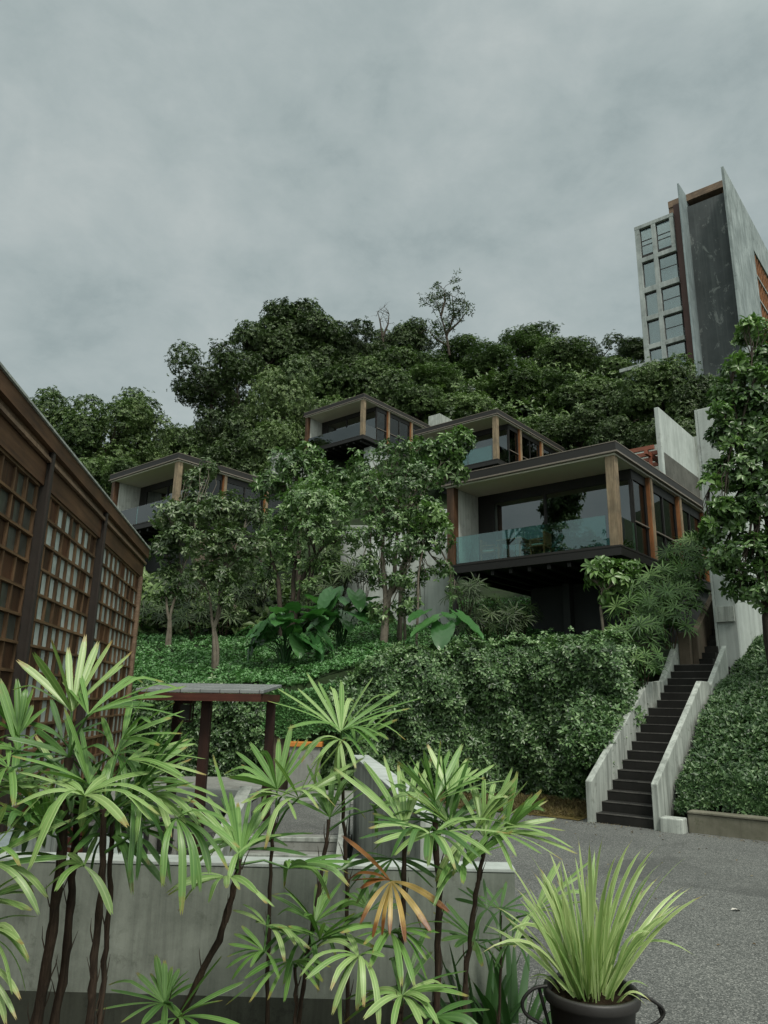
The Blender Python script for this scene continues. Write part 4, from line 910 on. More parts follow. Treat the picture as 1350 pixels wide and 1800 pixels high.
tree('sapling_tree', 'slender young tree with big light leaves in front of the dark undercroft', gz(1057, 1118, 17.9),
     [(1060, 995, 17.9, 30, .6), (1095, 1000, 17.9, 28, .6), (1045, 1015, 17.8, 22), (1080, 1020, 17.8, 32, .7), (1065, 1050, 17.9, 18), (1110, 995, 18, 18, .6)], 105, 9, .25, .1, M['lf_bright'],
     [[(1056, 1070, 17.9), (1058, 1040, 17.9)]], r0=.045, lo=60, hi=120)
tree('broadleaf_tree', 'large leafy tree at the right edge in front of the tower and concrete wall', gz(1352, 1120, 15.6),
     [(1325, 585, 15.4, 34), (1345, 640, 15.2, 44), (1300, 650, 15.4, 34), (1275, 690, 15.4, 30), (1320, 715, 15.1, 46), (1280, 760, 15.2, 38), (1340, 780, 14.9, 50), (1300, 830, 15, 48), (1262, 830, 15.3, 28), (1345, 880, 14.8, 50), (1290, 905, 15, 44),
      (1250, 940, 15.3, 26), (1320, 970, 14.8, 50), (1270, 985, 15.1, 34), (1345, 1040, 14.8, 40), (1300, 1030, 15, 34), (1390, 700, 15, 60), (1400, 850, 14.8, 60), (1400, 980, 14.8, 55)], 2000, 8, .165, .075, M['lf_near'],
     [[(1346, 1060, 15.4), (1335, 960, 15.3), (1320, 820, 15.2)], [(1350, 1050, 15.4), (1350, 900, 15.2), (1340, 720, 15.2)]], r0=.13, bark='bark_dark')
tree('young_leaf_tuft_tree', 'light green sprays of new leaves on the left side of the big right-hand tree', gz(1349, 1110, 15.0),
     [(1262, 720, 14.9, 20), (1295, 640, 14.9, 18), (1250, 850, 14.9, 18), (1245, 920, 14.9, 16), (1315, 570, 14.9, 20), (1285, 780, 14.8, 18), (1270, 890, 14.8, 20), (1330, 660, 14.7, 18)], 105, 8, .19, .09, M['lf_bright'],
     [[(1345, 1050, 15.0), (1325, 900, 15.0), (1300, 760, 15.0)]], r0=.07, bark='bark_dark')

# ------------------------------------------------------------------ elephant ears
def ear_leaf(L, W):
    """heart shaped blade in the xz plane hanging from its stalk joint, with ribs raised"""
    nu, nv = 9, 12; V = []
    for j in range(nv):
        t = j / (nv - 1); w = W * math.sin(math.pi * min(1, (t * .86 + .14))) ** .75 * (1 - .25 * t)
        if j == nv - 1: w = .004
        for i in range(nu):
            s = i / (nu - 1) * 2 - 1
            yy = t * L - (.26 * L * abs(s) ** 1.3 if t < .35 else .26 * L * abs(s) ** 1.3 * max(0, 1 - (t - .35) / .5))
            zz = .10 * W * abs(s) + .018 * math.sin(t * 26 + abs(s) * 4) - .3 * L * t * t + .12 * L * t
            V.append((s * w, yy, zz))
    Fs = np.array([(j * nu + i, j * nu + i + 1, (j + 1) * nu + i + 1, (j + 1) * nu + i) for j in range(nv - 1) for i in range(nu - 1)])
    return np.array(V), Fs
def ear_plant(label, base, leaves, col='lf_ear'):
    """leaves: (px, py, Y, size m, heading deg, droop deg)"""
    root = empty('elephant_ear_plant', base, 0, label, 'plant', 'elephant ear plants below the trees'); base = np.array(base)
    for k, (px, py, Y, L, hd, dr) in enumerate(leaves):
        J = at(px, py, Y) - base
        V, Fs = ear_leaf(L, L * .42); a, d = R(hd), R(dr)
        y_ = np.array([math.sin(a) * math.cos(d), -math.cos(a) * math.cos(d), -math.sin(d)]); x_ = np.array([math.cos(a), math.sin(a), 0]); z_ = np.cross(x_, y_)
        z_ = z_ if z_[2] > 0 else -z_
        Wd = J + V[:, :1] * x_ + V[:, 1:2] * y_ + V[:, 2:] * z_
        lf = rawmesh('leaf', Wd, [Fs], M[col], np.full(len(Fs), rng.random()), parent=root)
        mb = MB(); b0 = np.array([rng.uniform(-.08, .08), rng.uniform(-.08, .08), -.05]); mid = (b0 + J) / 2 + np.array([0, 0, .12 * np.linalg.norm(J)]) - (J - b0) * np.array([.2, .2, 0])
        mb.tube([b0, b0 * .5 + mid * .5, mid, mid * .4 + J * .6, J], [.022, .02, .016, .013, .01], 6); mb.build('stalk', M['lf_ear'], lf)
    return root
def ears(cx, cy, Y, spr, n, L, up=1.0):
    o = []
    for k in range(n):
        f = (k + .5) / n; hd = -80 + 160 * f + random.uniform(-18, 18)
        o.append((cx + spr * math.sin(R(hd)) * random.uniform(.5, 1), cy - spr * up * random.uniform(.1, 1.0) * math.cos(R(hd * .7)), Y + random.uniform(-.4, .4) - .3 * math.cos(R(hd)), L * random.uniform(.75, 1.15), hd, random.choice([random.uniform(-35, 10), random.uniform(15, 70), random.uniform(15, 70)])))
    return o
ear_plant('large elephant ear plant spreading on the lawn, leftmost of the three', gz(500, 1165, 20.2), ears(500, 1138, 20.1, 72, 30, .66, 1.0))
ear_plant('elephant ear plant with tall upright leaves left of the branching tree trunk', gz(600, 1125, 21.5), ears(605, 1098, 21.3, 54, 20, .74, 1.15))
ear_plant('darker elephant ear plant with ribbed leaves beside the black steel post', gz(788, 1125, 18.7), [(772, 1085, 18.5, 1.0, -60, 25), (805, 1080, 18.4, .95, 55, 35), (792, 1080, 18.8, .7, 10, 20), (780, 1100, 18.2, .8, -15, 45), (752, 1100, 18.3, .75, -75, 30), (822, 1100, 18.3, .7, 70, 35), (745, 1075, 18.9, .7, -40, 20)])

# ------------------------------------------------------------------ lady palm clumps on the bank
def fan_clump(nf, h, w, L, seed, nl=9):
    """many star shaped fans on thin canes; returns arrays"""
    B, D, Nn = [], [], []
    r = np.random.default_rng(seed)
    for k in range(nf):
        c = np.array([r.uniform(-w, w), r.uniform(-w, w), h * r.uniform(.35, 1)]); ax = unit(np.array([c[0] / w * .8, c[1] / w * .8 - .35, .7]) + r.normal(0, .2, 3))
        X_ = unit(np.cross(ax, r.normal(size=3))); Y_ = np.cross(ax, X_); a0 = r.uniform(0, 6.28)
        for q in range(nl):
            ph = a0 + 5.0 * q / nl; d = unit((X_ * math.cos(ph) + Y_ * math.sin(ph)) + ax * .35 + np.array([0, 0, -.15]))
            B.append(c); D.append(d); Nn.append(ax)
    B, D, Nn = map(np.array, (B, D, Nn)); n_ = len(B)
    V, Fs, per = leaf_arrays(B, D, Nn, L * r.uniform(.8, 1.15, n_), L * .11, 'l', .2)
    tl = np.repeat(r.beta(2, 2.4, nf), nl); T = np.concatenate([np.repeat(tl, per[0]), np.repeat(tl, per[1])])
    return V, Fs, T
clump_meshes = []
dark_meshes = []
for k in range(3):
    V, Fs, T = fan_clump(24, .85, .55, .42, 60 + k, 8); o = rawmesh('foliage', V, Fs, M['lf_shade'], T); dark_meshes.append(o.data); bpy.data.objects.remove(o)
for k in range(4):
    V, Fs, T = fan_clump(26, .85, .5, .4, 40 + k); o = rawmesh('foliage', V, Fs, M['lf_palmbank'], T); clump_meshes.append(o.data); bpy.data.objects.remove(o)
cane = MB()
for k in range(7):
    a = k * .9; cane.tube([(.1 * math.cos(a), .1 * math.sin(a), -.2), (.3 * math.cos(a), .3 * math.sin(a), .55)], .012, 5)
o = cane.build('canes', M['cane']); cane_mesh = o.data; bpy.data.objects.remove(o)
def clump(label, px, py, Y, sc, k, group=None, pool=None):
    p = at(px, py, Y); r_ = empty('lady_palm_clump', (p[0], p[1], p[2] - .55 * sc), rng.uniform(-.5, .5), label, 'palm', group)
    r_.scale = (sc, sc, sc)
    for nm, me in (('foliage', (pool or clump_meshes)[k % len(pool or clump_meshes)]), ('canes', cane_mesh)):
        c = bpy.data.objects.new(nm, me); COL.objects.link(c); c.parent = r_
    return r_
bank = [(1130, 1165, 16.1, .62, 'lady palm clump at the lower end of the bank, hanging over the left stair parapet'), (1095, 1120, 17.0, .8, 'lady palm clump where the clipped hedge meets the palm bank'),
        (1135, 1115, 17.1, .85, 'lady palm clump above the left stair parapet, second from the bottom of the bank'), (1175, 1090, 17.5, .9, 'lady palm clump right above the stained landing wall'), (1110, 1075, 17.8, .9, 'lady palm clump beside the sapling trunk'),
        (1150, 1060, 18.2, .95, 'full lady palm clump in the middle of the bank'), (1195, 1055, 18.4, .9, 'lady palm clump halfway up beside the upper flight'), (1120, 1040, 18.8, .85, 'lady palm clump under the slab corner of the big villa'),
        (1165, 1020, 19.2, .95, 'lady palm clump below the second timber post of the big villa'), (1210, 1015, 19.6, .95, 'lady palm clump left of the concrete wall end, upper bank'), (1190, 985, 20.5, .95, 'lady palm clump below the third timber post of the big villa'),
        (1225, 985, 21, .9, 'lady palm clump beside the concrete wall near the top of the bank'), (1215, 960, 22, .9, 'topmost lady palm clump of the bank under the big tree branches')]
for k, (px, py, Y, s_, lab) in enumerate(bank): clump(lab, px, py, Y, s_, k, 'lady palms on the bank beside the stairs')
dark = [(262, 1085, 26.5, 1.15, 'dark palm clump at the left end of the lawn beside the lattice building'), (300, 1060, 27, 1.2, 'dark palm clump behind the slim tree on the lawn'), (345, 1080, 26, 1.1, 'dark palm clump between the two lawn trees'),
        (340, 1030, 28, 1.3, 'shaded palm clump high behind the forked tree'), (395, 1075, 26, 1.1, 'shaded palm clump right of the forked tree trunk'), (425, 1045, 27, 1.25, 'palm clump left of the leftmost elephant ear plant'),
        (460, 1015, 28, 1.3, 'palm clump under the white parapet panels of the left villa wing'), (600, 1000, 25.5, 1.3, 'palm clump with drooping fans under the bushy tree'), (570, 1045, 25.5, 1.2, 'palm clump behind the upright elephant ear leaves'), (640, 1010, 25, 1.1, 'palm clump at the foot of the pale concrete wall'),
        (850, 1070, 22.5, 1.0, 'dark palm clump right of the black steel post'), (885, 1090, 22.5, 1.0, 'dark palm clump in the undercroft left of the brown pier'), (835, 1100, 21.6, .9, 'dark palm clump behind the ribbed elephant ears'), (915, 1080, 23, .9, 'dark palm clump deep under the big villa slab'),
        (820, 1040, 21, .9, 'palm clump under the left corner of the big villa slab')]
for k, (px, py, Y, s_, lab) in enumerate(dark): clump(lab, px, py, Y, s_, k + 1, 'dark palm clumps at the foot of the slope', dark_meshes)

# ------------------------------------------------------------------ wooded hill
def crown_mesh(kind, seed):
    global rng
    keep = rng; rng = np.random.default_rng(seed); r = rng
    lobes = []
    if kind == 'dense':
        for k in range(15):
            d = unit(r.normal(size=3)); d[2] = d[2] * .8 + .1; lobes.append((d * r.uniform(.35, .68), (r.uniform(.3, .46),) * 2 + (r.uniform(.24, .36),)))
        lobes.append((np.zeros(3), (.6, .6, .6))); n, K, L, W, mat, sh = 4200, 8, .06, .03, 'lf_forest', .62
    elif kind == 'dark':
        for k in range(17):
            d = unit(r.normal(size=3)); lobes.append((d * r.uniform(.4, .75), (r.uniform(.25, .4),) * 2 + (r.uniform(.2, .3),)))
        lobes.append((np.zeros(3), (.5, .5, .5))); n, K, L, W, mat, sh = 4200, 8, .06, .028, 'lf_dark', .5
    elif kind == 'vine':
        for k in range(16):
            a = r.uniform(0, 6.28); z = r.uniform(-.8, .75); q = .5 * math.sqrt(max(.1, 1 - (z * .9) ** 2)); lobes.append((np.array([q * math.cos(a), q * math.sin(a), z]), (.36, .36, .34)))
        n, K, L, W, mat, sh = 4600, 7, .05, .028, 'lf_vine', .6
    elif kind == 'umb':
        for k in range(16):
            d = unit(r.normal(size=3)); lobes.append((d * np.array([.72, .72, .5]) * r.uniform(.5, 1), (r.uniform(.3, .45),) * 2 + (r.uniform(.12, .2),)))
        lobes.append((np.zeros(3), (.6, .6, .35))); n, K, L, W, mat, sh = 4600, 8, .045, .021, 'lf_umb', .5
    else:   # airy
        for k in range(14):
            d = unit(r.normal(size=3)); lobes.append((d * r.uniform(.55, .85), (r.uniform(.28, .44),) * 2 + (r.uniform(.2, .32),)))
        n, K, L, W, mat, sh = 2600, 8, .055, .026, 'lf_dark', .4
    P, A, idx = lobe_points(lobes, n, sh, -.75); lt = r.beta(2, 2, len(lobes))
    V, Fs, T = rosettes(P, A, K, L, W, tint=np.clip(lt[idx] * .5 + r.beta(2, 2.6, n) * .55, 0, 1))
    lm = MB()
    for c, rr in lobes[:12]: branch(lm, (0, 0, -.4), c * .9, .035, .006, 4, .1, seg=5)
    nv = len(V); q4 = np.array([f for f in lm.f if len(f) == 4]) + nv; V = np.concatenate([V, np.array(lm.v)])
    nl = sum(len(f) for f in Fs); o = rawmesh('crown', V, Fs + [q4], [M[mat], M['bark_dark']], np.concatenate([T, np.zeros(len(q4))])); me = o.data
    mi = np.zeros(len(me.polygons), np.int32); mi[nl:] = 1; me.polygons.foreach_set('material_index', mi); bpy.data.objects.remove(o)
    mb = MB(); mb.tube([(0, 0, -1.0), (.03, .02, -.5), (0, 0, -.1)], [.06, .05, .035], 7)
    o = mb.build('trunk', M['bark_dark']); tm = o.data; bpy.data.objects.remove(o)
    rng = keep
    return me, tm
CR_ = {}
for j, (k, n) in enumerate((('dense', 4), ('dark', 3), ('vine', 2), ('umb', 3), ('airy', 2))): CR_[k] = [crown_mesh(k, 100 + 7 * j + q) for q in range(n)]
cnt = {}
def ftree(kind, cx, cy, rx, ry, Y, label, name=None):
    c = at(cx, cy, Y); s = mpp(Y, cy); q = cnt.get(kind, 0); cnt[kind] = q + 1
    me, tm = CR_[kind][q % len(CR_[kind])]
    gzz = min(float(terrain(c[0], c[1])) - .3, c[2] - ry * s * .9)
    rx *= 1.22; ry *= 1.15
    root = empty(name or {'dense': 'forest_tree', 'dark': 'forest_tree', 'vine': 'vine_covered_tree', 'umb': 'umbrella_tree', 'airy': 'open_crowned_tree'}[kind], (c[0], c[1], gzz), 0, label, 'tree', 'trees of the wooded hill')
    cr = bpy.data.objects.new('crown', me); COL.objects.link(cr); cr.parent = root; cr.location = (0, 0, c[2] - gzz); cr.scale = (rx * s, (rx + ry) / 2 * s, ry * s); cr.rotation_euler = (0, 0, rng.uniform(0, 6.28))
    t = bpy.data.objects.new('trunk', tm); COL.objects.link(t); t.parent = root; h = c[2] - gzz; t.location = (0, 0, h); t.scale = (rx * s * .9, rx * s * .9, max(h, ry * s * .8)); t.rotation_euler = cr.rotation_euler
    return root
FT = [
 ('vine', 108, 770, 62, 72, 54, 'creeper hung tree at the far left of the skyline, above the lattice building'), ('vine', 185, 768, 82, 75, 50, 'broad domed creeper covered tree over the left villa roof corner'),
 ('vine', 255, 780, 55, 78, 53, 'creeper covered tree on the right shoulder of the left skyline dome'), ('dense', 318, 800, 55, 68, 58, 'lower green tree in the dip between the left dome and the leaning dark tree'),
 ('dense', 150, 850, 60, 60, 47, 'dark shrubby tree between the lattice roof and the left villa'), ('dense', 225, 845, 55, 40, 45, 'low tree with light sprays touching the left villa roof edge'), ('dark', 300, 860, 60, 60, 46, 'shaded tree directly behind the left villa roof'),
 ('airy', 375, 668, 72, 62, 62, 'open crowned dark tree leaning left into the sky, with sky showing through'), ('airy', 420, 690, 60, 62, 63, 'gappy dark tree filling in behind the leaning one'), ('dark', 520, 590, 82, 75, 70, 'tallest dark tree on the left of the ridge'),
 ('dark', 470, 620, 60, 60, 68, 'dark tree on the left flank of the tallest tree'), ('dark', 605, 620, 62, 62, 72, 'dark tree right of the tallest tree on the skyline'), ('dark', 560, 660, 70, 60, 69, 'dark tree under the tallest crown'), ('dark', 640, 635, 40, 45, 74, 'dark rounded tree at the right end of the tall dark group'),
 ('vine', 507, 725, 56, 92, 56, 'pale green creeper column in front of the tallest trees'), ('dark', 420, 770, 62, 75, 58, 'shaded tree below the leaning dark tree'), ('dark', 400, 830, 75, 60, 52, 'shaded tree above the right half of the left villa roof'), ('dense', 470, 800, 50, 60, 52, 'tree left of the white wall end under the creeper column'),
 ('dense', 600, 690, 62, 50, 64, 'mid green tree directly behind the topmost villa roof'), ('dense', 665, 690, 55, 60, 63, 'mid green tree right behind the topmost villa corner'), ('dark', 708, 605, 40, 52, 76, 'small dark tree on the skyline left of the thin airy tree'),
 ('dense', 690, 650, 50, 50, 70, 'leafy tree below the small dark skyline tree'), ('umb', 735, 650, 55, 40, 72, 'layered feathery tree left of the umbrella crowned ridge'), ('umb', 810, 632, 70, 42, 78, 'feathery crowned tree right of the thin airy tree'), ('umb', 925, 603, 64, 46, 80, 'highest umbrella shaped tree on the right half of the ridge'),
 ('umb', 865, 645, 66, 42, 74, 'umbrella shaped tree in front of the highest umbrella crown'), ('umb', 780, 680, 80, 45, 68, 'wide layered tree in the middle of the slope'), ('dense', 985, 640, 55, 45, 76, 'rounded tree right of the highest umbrella crown'), ('airy', 1045, 628, 48, 42, 78, 'open sprayed tree on the skyline between the umbrella crowns and the tower'),
 ('dense', 1075, 665, 50, 38, 74, 'rounded tree below the open sprayed skyline tree'), ('dense', 900, 700, 85, 50, 64, 'broad tree in the middle of the slope above the half hidden villa'), ('umb', 970, 690, 66, 45, 66, 'layered tree right of the broad mid slope tree'), ('dense', 1030, 710, 62, 50, 60, 'tree in the middle of the slope left of the tower foot'),
 ('dense', 820, 730, 70, 50, 60, 'tree above the roof of the half hidden villa'), ('dense', 735, 715, 55, 45, 60, 'tree behind the gap between the two upper villas'), ('dark', 1095, 720, 62, 60, 54, 'shaded tree left below the tower'), ('dense', 1160, 690, 62, 70, 46, 'dark bushy tree covering the foot of the tower windows'),
 ('dark', 1225, 720, 60, 68, 44, 'dark tree covering the foot of the two fins'), ('dense', 950, 758, 62, 36, 52, 'lighter bush like tree right behind the half hidden villa roof'), ('dark', 1020, 765, 60, 45, 50, 'shaded tree above the big villa roof edge'), ('dark', 1085, 775, 55, 50, 46, 'shaded tree behind the red pergola beams'),
 ('dark', 1180, 780, 60, 60, 42, 'shaded tree filling the gap above the fin wall'), ('dark', 1115, 618, 32, 26, 92, 'far dark tree on the ridge touching the tower edge'), ('dense', 570, 740, 50, 50, 60, 'tree left behind the topmost villa roof'), ('dark', 660, 790, 50, 40, 56, 'shaded tree behind the side of the topmost villa'),
]
for a in FT: ftree(*a)
# thin airy tree and dead tree on the skyline
def thin_tree(name, label, base, stems, twigs, leaves):
    root = empty(name, tuple(base), 0, label, 'tree'); b0 = np.array(base); mb = MB(); tips = []
    for s in stems:
        pts = [at(*q) - b0 for q in s]; mb.tube(pts, list(np.linspace(.16, .03, len(pts))), 6)
        for p in pts[1:]:
            for k in range(twigs):
                e = p + unit(rng.normal(size=3) + np.array([0, 0, .6])) * rng.uniform(.6, 1.5); br = branch(mb, p, e, .035, .012, 5, .2, seg=4)
                for j in range(2):
                    e2 = e + unit(rng.normal(size=3) + np.array([0, 0, .3])) * rng.uniform(.35, .9); branch(mb, br[3], e2, .015, .006, 4, .2, seg=4); tips.append(e2)
                tips.append(e)
    mb.build('trunk', M['bark_dark'], root)
    if leaves:
        T_ = np.repeat(np.array(tips), leaves, 0) + rng.normal(0, .35, (len(tips) * leaves, 3))
        V, Fs, T = rosettes(T_, rng.normal(0, .5, T_.shape) + np.array([0, 0, 1]), 6, .42, .13); rawmesh('crown', V, Fs, M['lf_dark'], T, parent=root)
tb = at(790, 625, 74)
thin_tree('airy_tree', 'thin airy tree with sparse sprays standing alone above the ridge', tb, [[(790, 625, 74), (785, 590, 74), (775, 555, 74), (765, 525, 74)], [(785, 590, 74), (798, 555, 74), (795, 520, 74)], [(786, 585, 74), (808, 565, 74), (822, 545, 74)], [(775, 555, 74), (782, 530, 74), (780, 508, 74)], [(790, 610, 74), (765, 595, 74), (752, 580, 74)]], 3, 3)
tb = at(675, 610, 73)
thin_tree('dead_tree', 'bare grey dead tree on the skyline left of the small dark tree', tb, [[(675, 612, 73), (672, 590, 73), (668, 565, 73), (664, 548, 73)], [(673, 592, 73), (682, 570, 73), (684, 552, 73)]], 3, 0)
# the wood behind and between, seen as one mass
parts = []
n = 30000; x = rng.uniform(-60, 62, n); y = 26 + 70 * rng.random(n) ** 1.3
k = (np.abs(x / y) < .62) & ((y > 34) | (x < 1.5)) & ((y > 29) | (x < -1)); x, y = x[k], y[k]
for vx, vy, r_ in ((-1.6 + 1, 48.8 + 4, 7), (6.6 + 1, 40.6 + 4, 7), (-8, 37.5, 5), (-4, 41, 5), (-1, 45, 5), (6.7 + 1, 24, 6)):
    k = (x - vx) ** 2 + (y - vy) ** 2 > r_ ** 2; x, y = x[k], y[k]
z = terrain(x, y) + .2 + rng.random(len(x)) * 1.6 * np.clip((y - 34) / 12, .35, 3.2)
V, Fs, T = rosettes(np.stack([x, y, z], 1), np.tile([0, -.5, .8], (len(x), 1)) + rng.normal(0, .4, (len(x), 3)), 8, .5, .22)
tag(rawmesh('undergrowth_foliage', V, Fs, M['lf_forest'], T), 'dark undergrowth filling the wooded hillside between the trees', 'undergrowth', kind='stuff')
# two trees across the road, seen mirrored in the big villa's panes
for px_, py_, sc_, lab in ((-22, 3.5, 4.2, 'round tree across the road mirrored in the big villa panes'), (-27, -1, 5.0, 'larger tree across the road mirrored in the big villa panes')):
    root = empty('roadside_tree', (px_, py_, 0), 0, lab, 'tree')
    me, tm = CR_['dark'][0]; c = bpy.data.objects.new('crown', me); COL.objects.link(c); c.parent = root; c.location = (0, 0, 11 + sc_ * .2); c.scale = (sc_,) * 3
    t = bpy.data.objects.new('trunk', tm); COL.objects.link(t); t.parent = root; t.location = (0, 0, 11); t.scale = (sc_, sc_, 11.2)

#@@FRONT
# ------------------------------------------------------------------ foreground lady palms
def strip(pts, nrm, width, prof, ridges=2, depth=.22):
    """pleated blade following pts; prof(t) scales its width. returns V, F, UV"""
    n = len(pts); pts = np.array(pts); ns = ridges * 2 + 1; V, UV = [], []
    for i in range(n):
        d = unit(pts[min(i + 1, n - 1)] - pts[max(i - 1, 0)]); s = unit(np.cross(d, nrm)); u = np.cross(s, d); t = i / (n - 1); w = width * prof(t)
        for j in range(ns):
            a = j / (ns - 1) * 2 - 1; zz = (depth * (1 if j % 2 else -.4) + .18 * abs(a)) * w * .5
            jag = (.03 * (j % 2 * 2 - 1) * np.linalg.norm(pts[-1] - pts[0]) if i == n - 1 else 0)
            V.append(pts[i] + s * a * w * .5 + u * zz + d * jag); UV.append((j / (ns - 1), t))
    Fs = [(i * ns + j, i * ns + j + 1, (i + 1) * ns + j + 1, (i + 1) * ns + j) for i in range(n - 1) for j in range(ns - 1)]
    return V, Fs, UV
def palm_prof(t): return float(np.interp(t, [0, .12, .4, .75, .93, 1], [.16, .45, .95, 1, .78, .5]))
def fan_leaf(parent, base, hub, tips, width, mat, stem_pt, arch=.1, label=None):
    """one palmate leaf: petiole from the cane to the hub, blades from the hub to each tip"""
    V, Fs, UV, T = [], [], [], []
    cen = unit(np.mean([unit(t - hub) for t in tips], 0) + 1e-6)
    for t in tips:
        ax = t - hub; L = np.linalg.norm(ax); d = ax / L
        side = unit(np.cross(d, np.array([0, 0, 1.0]) + rng.normal(0, .12, 3))); up = np.cross(side, d)
        if up[2] < 0: up = -up
        bow = arch * rng.uniform(.5, 1.4) * float(np.interp(d[2], [-.2, .25, .9], [1, .4, .15]))
        pts = [hub + ax * s + up * L * bow * 4 * s * (1 - s) * (.8 + .4 * (1 - s)) for s in np.linspace(0, 1, 9)]
        if rng.random() < .16:
            kk = rng.uniform(.5, .75); pts = [p + np.array([0, 0, -L * rng.uniform(.9, 1.0) * .9 * max(0, s - kk) ** 1.4]) for p, s in zip(pts, np.linspace(0, 1, 9))]
        nr = unit(up + rng.normal(0, .3, 3) + np.array([0, -.35, 0]))
        v, f, u = strip(pts, nr, width * rng.uniform(.8, 1.15), palm_prof); b = len(V)
        V += v; UV += u; Fs += [[b + i for i in q] for q in f]; T += [rng.beta(2, 2)] * len(f)
    o = rawmesh('leaf', np.array(V) - base, [np.array(Fs)], mat, T, uv=UV, parent=parent)
    if label: o['label'] = label
    mb = MB(); m = (stem_pt + hub) / 2 + np.array([0, 0, .03]) - base
    mb.tube([stem_pt - base, m, hub - base], [.008, .006, .005], 6); mb.build('petiole', M['bl_dark'], o)
    return o
def solve_tip(px, py, hub, L, sgn):
    d = unit(ray(px, py)); oc = ORG - hub; b = np.dot(oc, d); c = np.dot(oc, oc) - L * L; D = b * b - c
    t = -b if D <= 0 else -b + sgn * math.sqrt(D)
    return ORG + d * t
def palm(label, stem_px, leaves, rad=.018, fill=1, cat='palm', base_extra=True):
    """stem_px: (px, py, Y) from the top down to the lowest visible point; leaves: (hub px, py, Y, tips px, material, options)"""
    pts = [at(*q) for q in stem_px]; lo = pts[-1]; dirn = (lo - pts[-2]) if len(pts) > 1 else np.array([0, 0, -1.])
    k = max(0.0, (lo[2] + .2)) / max(.25, -dirn[2] / max(np.linalg.norm(dirn), 1e-6)) if lo[2] > -.2 else 0
    base = lo + unit(dirn) * k if k else lo; base = np.array([base[0], base[1], -.2])
    root = empty('lady_palm', tuple(base), 0, label, cat, 'lady palms along the planter')
    allp = pts + [base - np.array([0, 0, .1])]; fine = []
    for a, b in zip(allp[:-1], allp[1:]):
        for s in np.linspace(0, 1, 7)[:-1]: fine.append(a + (b - a) * s + rng.normal(0, .003, 3))
    fine.append(allp[-1]); mb = MB()
    rr = [rad * (.72 + .28 * i / len(fine)) * (1.12 if i % 3 == 0 else .94) for i in range(len(fine))]
    mb.tube([p - base for p in fine], rr, 9)
    fb = mb
    for i in range(2, len(fine) - 1):          # fibrous sheath splinters
        if rng.random() < .5:
            a = rng.uniform(0, 6.28); o_ = np.array([math.cos(a), math.sin(a), 0]); p = fine[i] - base
            fb.tube([p + o_ * rad * .8, p + o_ * (rad + .012) + np.array([0, 0, .05]), p + o_ * (rad + .03 * rng.random() + .01) + np.array([0, 0, .1])], [.004, .003, .001], 4)
    mb.build('stem', M['cane'], root)
    for lf in leaves:
        hx, hy, hY, tips, mt = lf[:5]; op = lf[5] if len(lf) > 5 else {}
        hub = at(hx, hy, hY); pl_ = [np.linalg.norm(at(a, b, hY) - hub) for a, b in tips]; L = max(pl_) * 1.08
        T3 = []
        for (a, b), q in zip(tips, pl_):
            LL = max(q * 1.02, L * rng.uniform(.86, 1.0)) if not op.get('flat') else q * 1.05
            LL = min(LL, q * 1.6)
            T3.append(solve_tip(a, b, hub, LL, op.get('s', 1 if b < hy - 10 else -1) if rng.random() < .8 else (-1 if rng.random() < .5 else 1)))
        ax0 = unit(np.mean(T3, 0) - hub + 1e-4); e1 = unit(np.cross(ax0, [.3, .1, 1.])); e2 = np.cross(ax0, e1); cen2 = np.mean([unit(t - hub) for t in T3], 0)
        vd = unit(hub - ORG); r1 = unit(np.cross(vd, [0, 0, 1.])); r2 = np.cross(r1, vd)
        an = sorted([(math.atan2(np.dot(t - hub, r2), np.dot(t - hub, r1)), i) for i, t in enumerate(T3)]); ext = []
        for (a0_, i0), (a1_, i1) in zip(an, an[1:] + an[:1]):
            gap = (a1_ - a0_) % 6.2832
            if .32 < gap < .72:
                m_ = unit(unit(T3[i0] - hub) + unit(T3[i1] - hub)) * (np.linalg.norm(T3[i0] - hub) + np.linalg.norm(T3[i1] - hub)) * .5 * rng.uniform(.8, 1.02); ext.append(hub + m_ + rng.normal(0, .015, 3))
        if mt not in ('bl_dead', 'bl_brown'): T3 += ext
        sp_ = min(fine[:max(3, len(fine) // 2)], key=lambda p: np.linalg.norm(p - hub + np.array([0, 0, .12])))
        fan_leaf(root, base, hub, T3, op.get('w', .042) * .7, M[mt], sp_, op.get('arch', .1), op.get('label'))
    for k in range(fill):
        az, el = rng.uniform(0, 6.28), R(rng.uniform(-10, 55)); q_ = fine[int(rng.integers(0, max(2, len(fine) // 4)))]
        hub = q_ + np.array([math.cos(az) * math.cos(el), math.sin(az) * math.cos(el) * .8, math.sin(el)]) * rng.uniform(.14, .3)
        pd = unit(np.array([math.cos(az) * math.cos(el), math.sin(az) * math.cos(el), math.sin(el) + .25])); sd_ = unit(np.cross(pd, [0, 0, 1.]) + rng.normal(0, .25, 3)); n_ = int(rng.integers(8, 12)); L = rng.uniform(.32, .45); sprd = rng.uniform(1.2, 1.75)
        nn_ = np.cross(sd_, pd); T3 = []
        for j in range(n_):
            an = (j / (n_ - 1) * 2 - 1) * sprd + rng.normal(0, .06); T3.append(hub + unit(pd * math.cos(an) + sd_ * math.sin(an) + nn_ * .22 * rng.normal() - np.array([0, 0, .12])) * L * (1 - .18 * abs(an) / sprd) * rng.uniform(.9, 1.05))
        fan_leaf(root, base, hub, T3, .031, M[('bl_green', 'bl_pale', 'bl_dark', 'bl_green')[k % 4]], q_, .12)
    return root
G, PL, DK, DD = 'bl_green', 'bl_pale', 'bl_dark', 'bl_dead'
